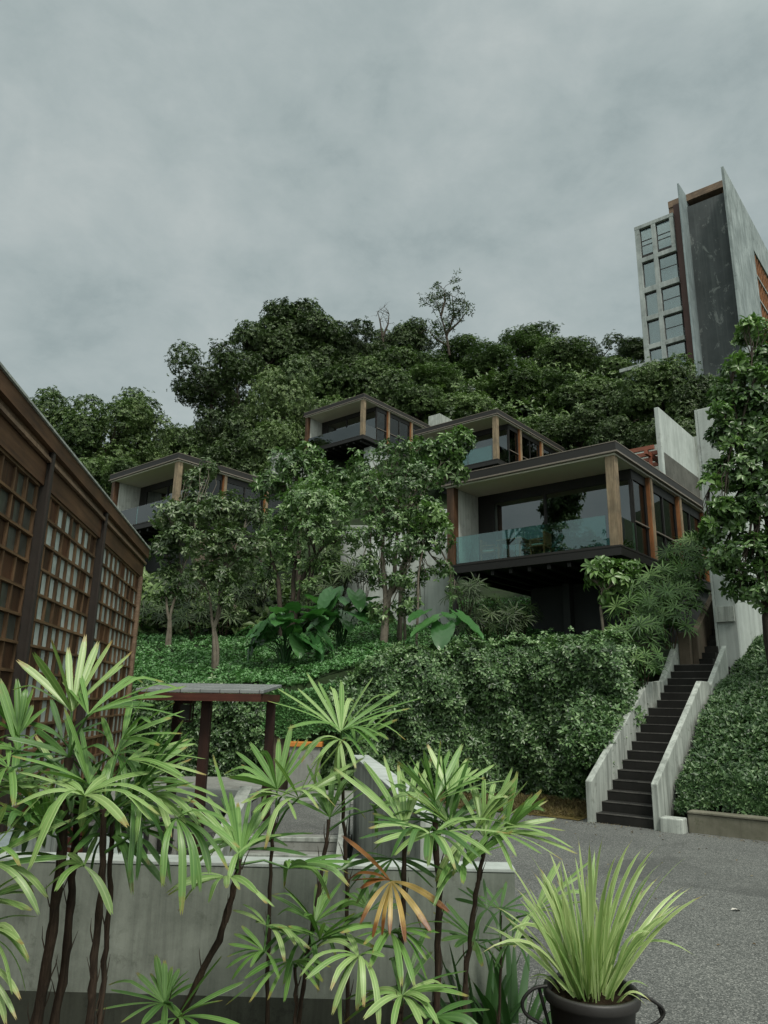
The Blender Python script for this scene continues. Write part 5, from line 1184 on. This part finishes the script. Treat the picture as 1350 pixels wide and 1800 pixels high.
palm('tall lady palm with the largest crown, on the thick cane bundle at the left', [(122, 1330, 3.75), (108, 1500, 3.75), (92, 1640, 3.8), (62, 1800, 3.85)], [
    (126, 1251, 3.75, [(90, 1125), (120, 1140), (150, 1118), (172, 1130), (196, 1128), (60, 1150), (32, 1162), (215, 1170), (28, 1192), (230, 1148)], PL, {'w': .05}),
    (155, 1256, 3.65, [(288, 1165), (318, 1186), (325, 1207), (300, 1225), (322, 1262), (252, 1172), (230, 1190), (270, 1240), (140, 1180), (110, 1200)], G, {'w': .045}),
    (148, 1399, 3.5, [(28, 1356), (50, 1390), (74, 1432), (60, 1462), (143, 1454), (224, 1452), (302, 1432), (268, 1398), (200, 1360), (110, 1370)], PL, {'w': .05, 'arch': .16}),
    (90, 1468, 3.6, [(30, 1382), (0, 1412), (58, 1452), (100, 1420), (130, 1400), (80, 1400)], G, {'w': .05}),
    (148, 1522, 3.6, [(75, 1567), (88, 1538), (100, 1552), (196, 1606), (170, 1470), (120, 1500)], PL, {'w': .045, 'label': 'low yellowing leaf with browned tips'}),
    (120, 1330, 3.8, [(20, 1330), (40, 1390), (60, 1280), (200, 1300), (190, 1390), (100, 1420), (150, 1430), (10, 1360)], DK, {'w': .05})], rad=.028, fill=6)
palm('lady palm cane close behind the thickest one, bearing dark drooping leaves', [(140, 1380, 3.95), (130, 1520, 3.95), (118, 1660, 4.0), (98, 1800, 4.0)], [
    (31, 1294, 3.9, [(0, 1195), (30, 1195), (58, 1212), (72, 1322), (25, 1358), (-20, 1262), (80, 1245), (-25, 1310), (50, 1180)], G, {'w': .05}),
    (202, 1327, 3.8, [(170, 1400), (216, 1408), (262, 1400), (238, 1325), (180, 1262), (240, 1270), (260, 1300), (275, 1345)], G, {'w': .045, 'arch': .14}),
    (188, 1468, 3.75, [(235, 1542), (290, 1556), (300, 1500), (262, 1520), (160, 1540), (240, 1460), (130, 1500)], DK, {'w': .05}),
    (70, 1400, 4.0, [(0, 1380), (10, 1450), (40, 1500), (110, 1480), (130, 1350), (30, 1330)], DK, {'w': .05})], rad=.024, fill=6)
palm('lady palm with yellow tinged fan pointing right over the planter wall', [(182, 1420, 3.6), (180, 1540, 3.65), (166, 1680, 3.7), (158, 1800, 3.75)], [
    (225, 1335, 3.6, [(342, 1308), (358, 1334), (360, 1362), (348, 1388), (330, 1300), (310, 1290), (322, 1365), (290, 1290)], PL, {'w': .034, 'arch': .06, 'label': 'fan with yellow browning tips'}),
    (311, 1439, 3.6, [(340, 1562), (352, 1565), (400, 1528), (420, 1490), (286, 1556), (412, 1462), (395, 1440), (290, 1490), (345, 1400)], G, {'w': .045, 'arch': .16}),
    (215, 1300, 3.7, [(300, 1262), (322, 1250), (268, 1240), (230, 1230), (280, 1310), (318, 1290)], G, {'w': .042}),
    (260, 1400, 3.75, [(330, 1380), (380, 1400), (400, 1430), (300, 1470), (350, 1450), (240, 1480)], PL, {'w': .04, 'arch': .15})], rad=.02, fill=3)
palm('thin straight lady palm cane right of the cane bundle', [(198, 1440, 3.7), (194, 1560, 3.75), (184, 1690, 3.8), (176, 1800, 3.8)], [
    (200, 1410, 3.8, [(120, 1460), (150, 1490), (210, 1500), (260, 1470), (280, 1420), (240, 1370), (160, 1370)], DK, {'w': .046}),
    (110, 1300, 4.0, [(180, 1240), (200, 1280), (170, 1340), (60, 1330), (50, 1270), (90, 1230)], DK, {'w': .05})], rad=.015)
palm('lady palm mostly beyond the left edge with pale narrow leaves', [(-60, 1560, 3.5), (-58, 1800, 3.5)], [
    (-30, 1585, 3.5, [(28, 1542), (66, 1550), (58, 1572), (40, 1600), (55, 1600)], PL, {'w': .035}), (-40, 1640, 3.5, [(62, 1612), (55, 1636), (50, 1690), (44, 1740), (20, 1745), (40, 1660)], PL, {'w': .035, 'arch': .15}), (-40, 1700, 3.5, [(10, 1800), (28, 1790), (35, 1755)], PL, {'w': .035})], rad=.02, fill=3)
palm('short lady palm shoot with upright leaves at the wall foot, left half', [(289, 1764, 4.1), (288, 1800, 4.1)], [
    (289, 1764, 4.1, [(274, 1680), (195, 1706), (172, 1776), (330, 1708), (346, 1728), (265, 1712), (302, 1700), (250, 1800), (320, 1790), (285, 1830)], G, {'w': .046})], rad=.012, fill=1)
palm('lady palm on a cane that leans strongly to the right', [(421, 1511, 4.1), (412, 1560, 4.1), (385, 1650, 4.15), (310, 1800, 4.2)], [
    (422, 1511, 4.1, [(405, 1394), (418, 1412), (440, 1402), (470, 1392), (480, 1448), (375, 1330), (395, 1440), (452, 1420)], G, {'w': .042}),
    (418, 1500, 4.05, [(300, 1392), (330, 1400), (350, 1440), (370, 1480), (402, 1545), (365, 1400), (500, 1468)], PL, {'w': .04, 'arch': .18})], rad=.02, fill=3)
palm('lady palm with dark upright fan on a straight cane in front of the court steps', [(487, 1420, 4.5), (477, 1490, 4.5), (472, 1640, 4.5), (470, 1800, 4.5)], [
    (487, 1388, 4.5, [(398, 1326), (440, 1306), (460, 1284), (512, 1276), (566, 1296), (402, 1366), (540, 1300), (425, 1345), (490, 1300)], G, {'w': .046}),
    (495, 1400, 4.45, [(560, 1398), (425, 1412), (452, 1392), (535, 1372), (578, 1378), (590, 1400), (520, 1440), (460, 1440)], PL, {'w': .036, 'arch': .15}),
    (464, 1672, 4.3, [(398, 1702), (402, 1660), (412, 1642), (425, 1628), (408, 1722), (440, 1700), (490, 1720), (400, 1682)], G, {'w': .034, 'label': 'low leaf with scorched tips'}),
    (468, 1627, 4.35, [(410, 1600), (428, 1590), (450, 1620), (545, 1668), (520, 1640), (500, 1690)], PL, {'w': .036, 'arch': .12})], rad=.013, fill=2)
palm('lady palm with small fresh rosette in front of the whitewashed parapet', [(580, 1440, 4.6), (560, 1560, 4.6), (540, 1680, 4.65), (525, 1800, 4.7)], [
    (580, 1437, 4.6, [(540, 1345), (556, 1352), (615, 1342), (606, 1362), (642, 1420), (520, 1386), (630, 1385), (500, 1400), (560, 1400)], G, {'w': .044}),
    (553, 1623, 4.5, [(484, 1546), (490, 1592), (556, 1555), (600, 1550), (575, 1530), (625, 1600), (500, 1560), (620, 1640), (590, 1680)], G, {'w': .04}),
    (545, 1640, 4.45, [(470, 1630), (450, 1660), (500, 1700), (560, 1720), (610, 1650)], DK, {'w': .04})], rad=.014, fill=1)
palm('tallest middle lady palm with wide pale star of leaves against the hedge', [(599, 1300, 4.7), (604, 1420, 4.7), (610, 1560, 4.7), (612, 1800, 4.75)], [
    (599, 1288, 4.7, [(490, 1212), (540, 1184), (580, 1176), (600, 1198), (655, 1192), (690, 1198), (622, 1190), (560, 1200)], PL, {'w': .042}),
    (600, 1285, 4.65, [(738, 1228), (718, 1246), (672, 1294), (664, 1326), (508, 1280), (690, 1240), (640, 1330), (525, 1240), (700, 1215)], G, {'w': .038}),
    (598, 1300, 4.6, [(560, 1332), (588, 1362), (530, 1320), (548, 1345), (596, 1380), (625, 1350)], PL, {'w': .036, 'arch': .15})], rad=.014, fill=1)
palm('lady palm carrying the withered orange and yellow leaf in the middle', [(712, 1480, 4.3), (708, 1600, 4.3), (704, 1700, 4.35), (700, 1800, 4.35)], [
    (686, 1548, 4.2, [(602, 1470), (612, 1536), (634, 1562), (620, 1548)], 'bl_brown', {'w': .05, 'flat': True, 'label': 'dead brown half of the withered leaf'}),
    (688, 1549, 4.18, [(634, 1622), (655, 1648), (685, 1642), (712, 1655), (757, 1638), (788, 1602), (672, 1630), (740, 1632)], DD, {'w': .042, 'flat': True, 'arch': .07, 'label': 'withered orange and yellow leaf'}),
    (711, 1458, 4.3, [(640, 1340), (675, 1330), (700, 1346), (760, 1330), (590, 1352), (620, 1365), (735, 1340), (645, 1400), (655, 1430)], PL, {'w': .046}),
    (686, 1640, 4.15, [(706, 1732), (650, 1700), (762, 1688), (750, 1722), (790, 1622), (640, 1660), (600, 1640), (770, 1640)], G, {'w': .044, 'arch': .15}),
    (630, 1681, 4.0, [(530, 1692), (560, 1664), (582, 1722), (600, 1808), (666, 1808), (675, 1682), (540, 1720), (640, 1740), (610, 1640)], PL, {'w': .044, 'arch': .16}),
    (690, 1510, 4.4, [(600, 1500), (590, 1530), (610, 1570), (640, 1600), (760, 1560), (780, 1530)], DK, {'w': .042})], rad=.018, fill=0)
palm('lady palm with large pale drooping fan on a dark thick cane, middle right', [(764, 1440, 4.35), (772, 1560, 4.35), (770, 1680, 4.4), (766, 1800, 4.4)], [
    (761, 1469, 4.2, [(660, 1482), (694, 1503), (753, 1522), (800, 1527), (862, 1502), (908, 1452), (850, 1450), (700, 1450)], PL, {'w': .044, 'arch': .16}),
    (765, 1408, 4.35, [(745, 1320), (790, 1320), (832, 1320), (852, 1340), (700, 1340), (812, 1310), (720, 1330), (880, 1380)], G, {'w': .044}),
    (790, 1400, 4.4, [(752, 1310), (775, 1330), (840, 1352), (868, 1345), (820, 1335), (890, 1372)], PL, {'w': .04}),
    (780, 1440, 4.5, [(720, 1410), (700, 1470), (840, 1420), (850, 1470), (800, 1360), (740, 1380)], DK, {'w': .046})], rad=.022, fill=4)
palm('lady palm nearest the variegated pot, crown overhanging the end of the planter wall', [(850, 1500, 4.3), (836, 1570, 4.3), (822, 1690, 4.35), (814, 1800, 4.35)], [
    (852, 1474, 4.3, [(945, 1398), (926, 1376), (975, 1440), (900, 1352), (830, 1345), (850, 1335), (966, 1470), (870, 1360), (800, 1380)], PL, {'w': .04}),
    (860, 1465, 4.2, [(990, 1460), (1005, 1490), (985, 1510), (950, 1500), (930, 1440), (1012, 1500), (900, 1530)], PL, {'w': .032, 'arch': .13}),
    (856, 1598, 4.45, [(800, 1580), (820, 1560), (850, 1545), (885, 1560), (900, 1600), (880, 1640), (830, 1640)], DK, {'w': .03})], rad=.016, fill=4)
palm('low lady palm leaf cluster at the bottom edge, middle', [(706, 1770, 3.9), (704, 1800, 3.9)], [
    (707, 1751, 3.9, [(802, 1736), (755, 1762), (690, 1808), (742, 1806), (640, 1790), (770, 1800), (660, 1740), (780, 1720)], PL, {'w': .042, 'arch': .16}),
    (760, 1790, 3.85, [(700, 1760), (830, 1760), (800, 1830), (850, 1800), (740, 1840)], DK, {'w': .05})], rad=.014, fill=1)
palm('low lady palm in front of the wall between the straight canes', [(520, 1700, 4.4), (518, 1800, 4.4)], [
    (515, 1690, 4.4, [(440, 1760), (480, 1705), (400, 1765), (560, 1740), (500, 1760), (430, 1720), (580, 1700)], G, {'w': .034}), (650, 1600, 4.6, [(590, 1580), (600, 1630), (720, 1600), (700, 1570), (640, 1540), (610, 1555)], G, {'w': .036})], rad=.012, fill=1)
palm('small dark lady palm growing close against the right end of the planter wall', [(880, 1610, 4.8), (878, 1800, 4.8)], [
    (880, 1600, 4.8, [(830, 1580), (850, 1555), (890, 1550), (925, 1570), (940, 1610), (910, 1640), (850, 1640)], DK, {'w': .03}), (900, 1650, 4.8, [(850, 1640), (870, 1700), (930, 1690), (950, 1650), (910, 1610)], DK, {'w': .03}), (840, 1660, 4.7, [(790, 1640), (800, 1700), (860, 1710), (880, 1650), (840, 1610)], DK, {'w': .032})], rad=.01, fill=2)
for k, (px, y0, Y_, lab) in enumerate(((245, 1560, 4.3, None),)): pass

# strap leaved lilies at the wall end
def strap_plant(name, label, c, n, Lr, wr, mat, el=(25, 80), az=(0, 360), arch=.25, ridges=1, prof=None, cat='plant', zbase=0.0, spread=.06, tipdrop=0):
    root = empty(name, (c[0], c[1], c[2]), 0, label, cat)
    prof = prof or (lambda t: float(np.interp(t, [0, .1, .45, .8, 1], [.55, .8, 1, .6, .04])))
    for k in range(n):
        a = R(rng.uniform(*az)); e = R(rng.uniform(*el)); L = rng.uniform(*Lr); d = np.array([math.cos(a) * math.cos(e), math.sin(a) * math.cos(e), math.sin(e)])
        b0 = np.array([math.cos(a), math.sin(a), 0]) * spread * rng.random() ** .5; hz = np.array([math.cos(a), math.sin(a), 0]); q = arch * rng.uniform(.4, 1.6) * math.cos(e) ** .6
        pts = [b0 + d * L * s + np.array([0, 0, -1]) * L * q * s ** 2.2 + hz * L * q * .35 * s ** 2 for s in np.linspace(0, 1, 10)]
        sd2 = np.cross(d, [0, 0, 1.]); nr = unit(np.cross(unit(sd2), d) + rng.normal(0, .45, 3))
        V, Fs, UV = strip(pts, nr, rng.uniform(*wr), prof, ridges, .3)
        rawmesh('leaf', V, [np.array(Fs)], mat, [rng.beta(2, 2)] * len(Fs), uv=UV, parent=root)
    return root
p = atz(905, 1790, .05); strap_plant('strap_leaf_lily', 'dark strap leaved lily at the foot of the planter wall end, beside the pot', (p[0], p[1], -.2), 22, (.6, .88), (.045, .07), M['bl_lily'], (35, 80), arch=.3)
p = atz(845, 1790, .05); strap_plant('strap_leaf_lily', 'dark strap leaved lily under the palm canes, left of the one beside the pot', (p[0], p[1], -.2), 18, (.55, .8), (.045, .07), M['bl_lily'], (35, 80), arch=.3)
p = atz(880, 1850, .05); strap_plant('strap_leaf_lily', 'glossy strap leaved plant at the bottom edge left of the pot', (p[0] - .08, p[1] + .1, -.2), 12, (.4, .6), (.05, .08), M['bl_lily'], (25, 60), arch=.35)

# ------------------------------------------------------------------ potted plant
pp = at(1039, 1738, 4.04); PX, PY, PZ = pp
pot = empty('flower_pot', (PX, PY, PZ - .42), 0, 'round charcoal plastic pot in front at the lower right', 'pot')
b = MB(); b.lathe([(0, 0), (.165, 0), (.17, .02), (.205, .365), (.224, .372), (.23, .385), (.23, .415), (.226, .425), (.212, .425), (.207, .41), (.2, .36), (.19, .33)], 56); b.build('pot_body', M['pot'], pot)
b = MB(); rr = np.linspace(0, .203, 9); seg = 40
vs = [(r * math.cos(6.2832 * k / seg), r * math.sin(6.2832 * k / seg), .372 + .018 * random.random() + .02 * (1 - r / .2)) for r in rr for k in range(seg)]
b.add(vs, [(i * seg + k, i * seg + (k + 1) % seg, (i + 1) * seg + (k + 1) % seg, (i + 1) * seg + k) for i in range(8) for k in range(seg)], 0, True); b.build('potting_soil', M['soil'], pot)
gp_ = empty('variegated_grass_plant', (PX, PY + .03, PZ - .045), 0, 'pale striped grassy plant fanning out of the charcoal pot', 'potted plant')
def blade(b0, tip, w, bow, mat='bl_var'):
    ax = tip - b0; L = np.linalg.norm(ax); h = unit(np.array([ax[0], ax[1], 0]) + 1e-6)
    pts = [b0 + ax * s + (np.array([0, 0, 1]) * bow - h * bow * .5) * L * 4 * s * (1 - s) * (.6 + .8 * s) for s in np.linspace(0, 1, 11)]
    sd2 = unit(np.cross(ax, [0, 0, 1.]) + rng.normal(0, .05, 3)); nr = unit(np.cross(sd2, ax / L) + rng.normal(0, .35, 3) + np.array([0, -.9, 0]))
    V, Fs, UV = strip(pts, nr, w, lambda t: float(np.interp(t, [0, .1, .5, .8, 1], [.6, .8, 1, .62, .03])), 1, .35)
    rawmesh('leaf', V, [np.array(Fs)], M[mat], [rng.beta(2.2, 1.8)] * len(Fs), uv=UV, parent=gp_)
gl = np.array([PX, PY + .03, PZ - .045])
spec = [(850, 1625), (868, 1592), (905, 1560), (945, 1520), (930, 1500), (962, 1490), (985, 1505), (1016, 1470), (1036, 1478), (1046, 1490), (1060, 1470), (1112, 1475), (1130, 1490), (1155, 1487), (1140, 1512), (1165, 1515), (1204, 1508), (1200, 1560), (1215, 1560), (1242, 1572),
        (1222, 1680), (1190, 1590), (1160, 1540), (1100, 1500), (1085, 1500), (975, 1540), (920, 1600), (890, 1640), (866, 1668), (842, 1678), (1030, 1540), (1000, 1530), (1070, 1540), (1120, 1545), (1178, 1605), (955, 1560), (1010, 1500), (1150, 1640), (1200, 1600), (935, 1530)]
for k, (tx, ty) in enumerate(spec):
    a = math.atan2(-(ty - 1725), tx - 1039); b0 = np.array([.11 * math.cos(a) * rng.uniform(.5, 1), rng.uniform(-.1, .1), 0]) + 0
    blade(b0, at(tx, ty, PY + rng.uniform(-.28, .28)) - gl, rng.uniform(.018, .03), .06 if ty < 1640 else .2)
for k in range(66):
    a = rng.uniform(0, 6.28); rad = .11 * rng.random() ** .6; el = R(rng.uniform(42, 84)); L = rng.uniform(.38, .66)
    az = a + rng.normal(0, .5); blade(np.array([rad * math.cos(a), rad * math.sin(a), 0]), np.array([rad * math.cos(a) + L * math.cos(az) * math.cos(el), rad * math.sin(a) + L * math.sin(az) * math.cos(el), L * math.sin(el)]), rng.uniform(.015, .025), .05)
for k in range(7):
    a = rng.uniform(0, 6.28); blade(np.array([.14 * math.cos(a), .14 * math.sin(a), 0]), np.array([.3 * math.cos(a), .3 * math.sin(a), .04]), .014, .25)
stn = empty('wire_plant_stand', (PX, PY, 0), 0, 'black wire stand with curled side loops holding the charcoal pot', 'plant stand')
def spline(P, n=28):
    P = np.array(P, float); t = np.linspace(0, len(P) - 1, n); o = []
    for u in t:
        i = min(int(u), len(P) - 2); f = u - i; p0, p1, p2, p3 = P[max(i - 1, 0)], P[i], P[i + 1], P[min(i + 2, len(P) - 1)]
        o.append(.5 * ((2 * p1) + (-p0 + p2) * f + (2 * p0 - 5 * p1 + 4 * p2 - p3) * f ** 2 + (-p0 + 3 * p1 - 3 * p2 + p3) * f ** 3))
    return o
sb_ = np.array([PX, PY, 0])
for side in (((962, 1733), (940, 1737), (924, 1750), (918, 1766), (926, 1784), (952, 1800), (975, 1815)), ((1118, 1748), (1140, 1755), (1160, 1768), (1167, 1780), (1160, 1793), (1146, 1802), (1120, 1815))):
    b = MB(); b.tube(spline([at(x, y, PY - .02) - sb_ for x, y in side]), .0085, 8); b.build('side_loop', M['black_steel'], stn)
b = MB(); b.tube([at(947, 1735, PY) - sb_, at(966, 1806, PY) - sb_], .0085, 8); b.tube([at(1158, 1768, PY) - sb_, at(1164, 1786, PY + .03) - sb_], .0085, 8); b.build('brace', M['black_steel'], stn)
b = MB(); b.tube([(.2 * math.cos(a), .2 * math.sin(a), PZ - .3) for a in np.linspace(0, 6.2832, 41)], .008, 8); b.tube([(.15 * math.cos(a), .15 * math.sin(a), PZ - .435) for a in np.linspace(0, 6.2832, 41)], .008, 8)
b.build('ring', M['black_steel'], stn)
for k in range(4):
    a = .8 + k * math.pi / 2; b = MB(); b.tube([(.2 * math.cos(a), .2 * math.sin(a), PZ - .3), (.21 * math.cos(a), .21 * math.sin(a), .15), (.25 * math.cos(a), .25 * math.sin(a), 0)], .008, 8); b.build('leg', M['black_steel'], stn)
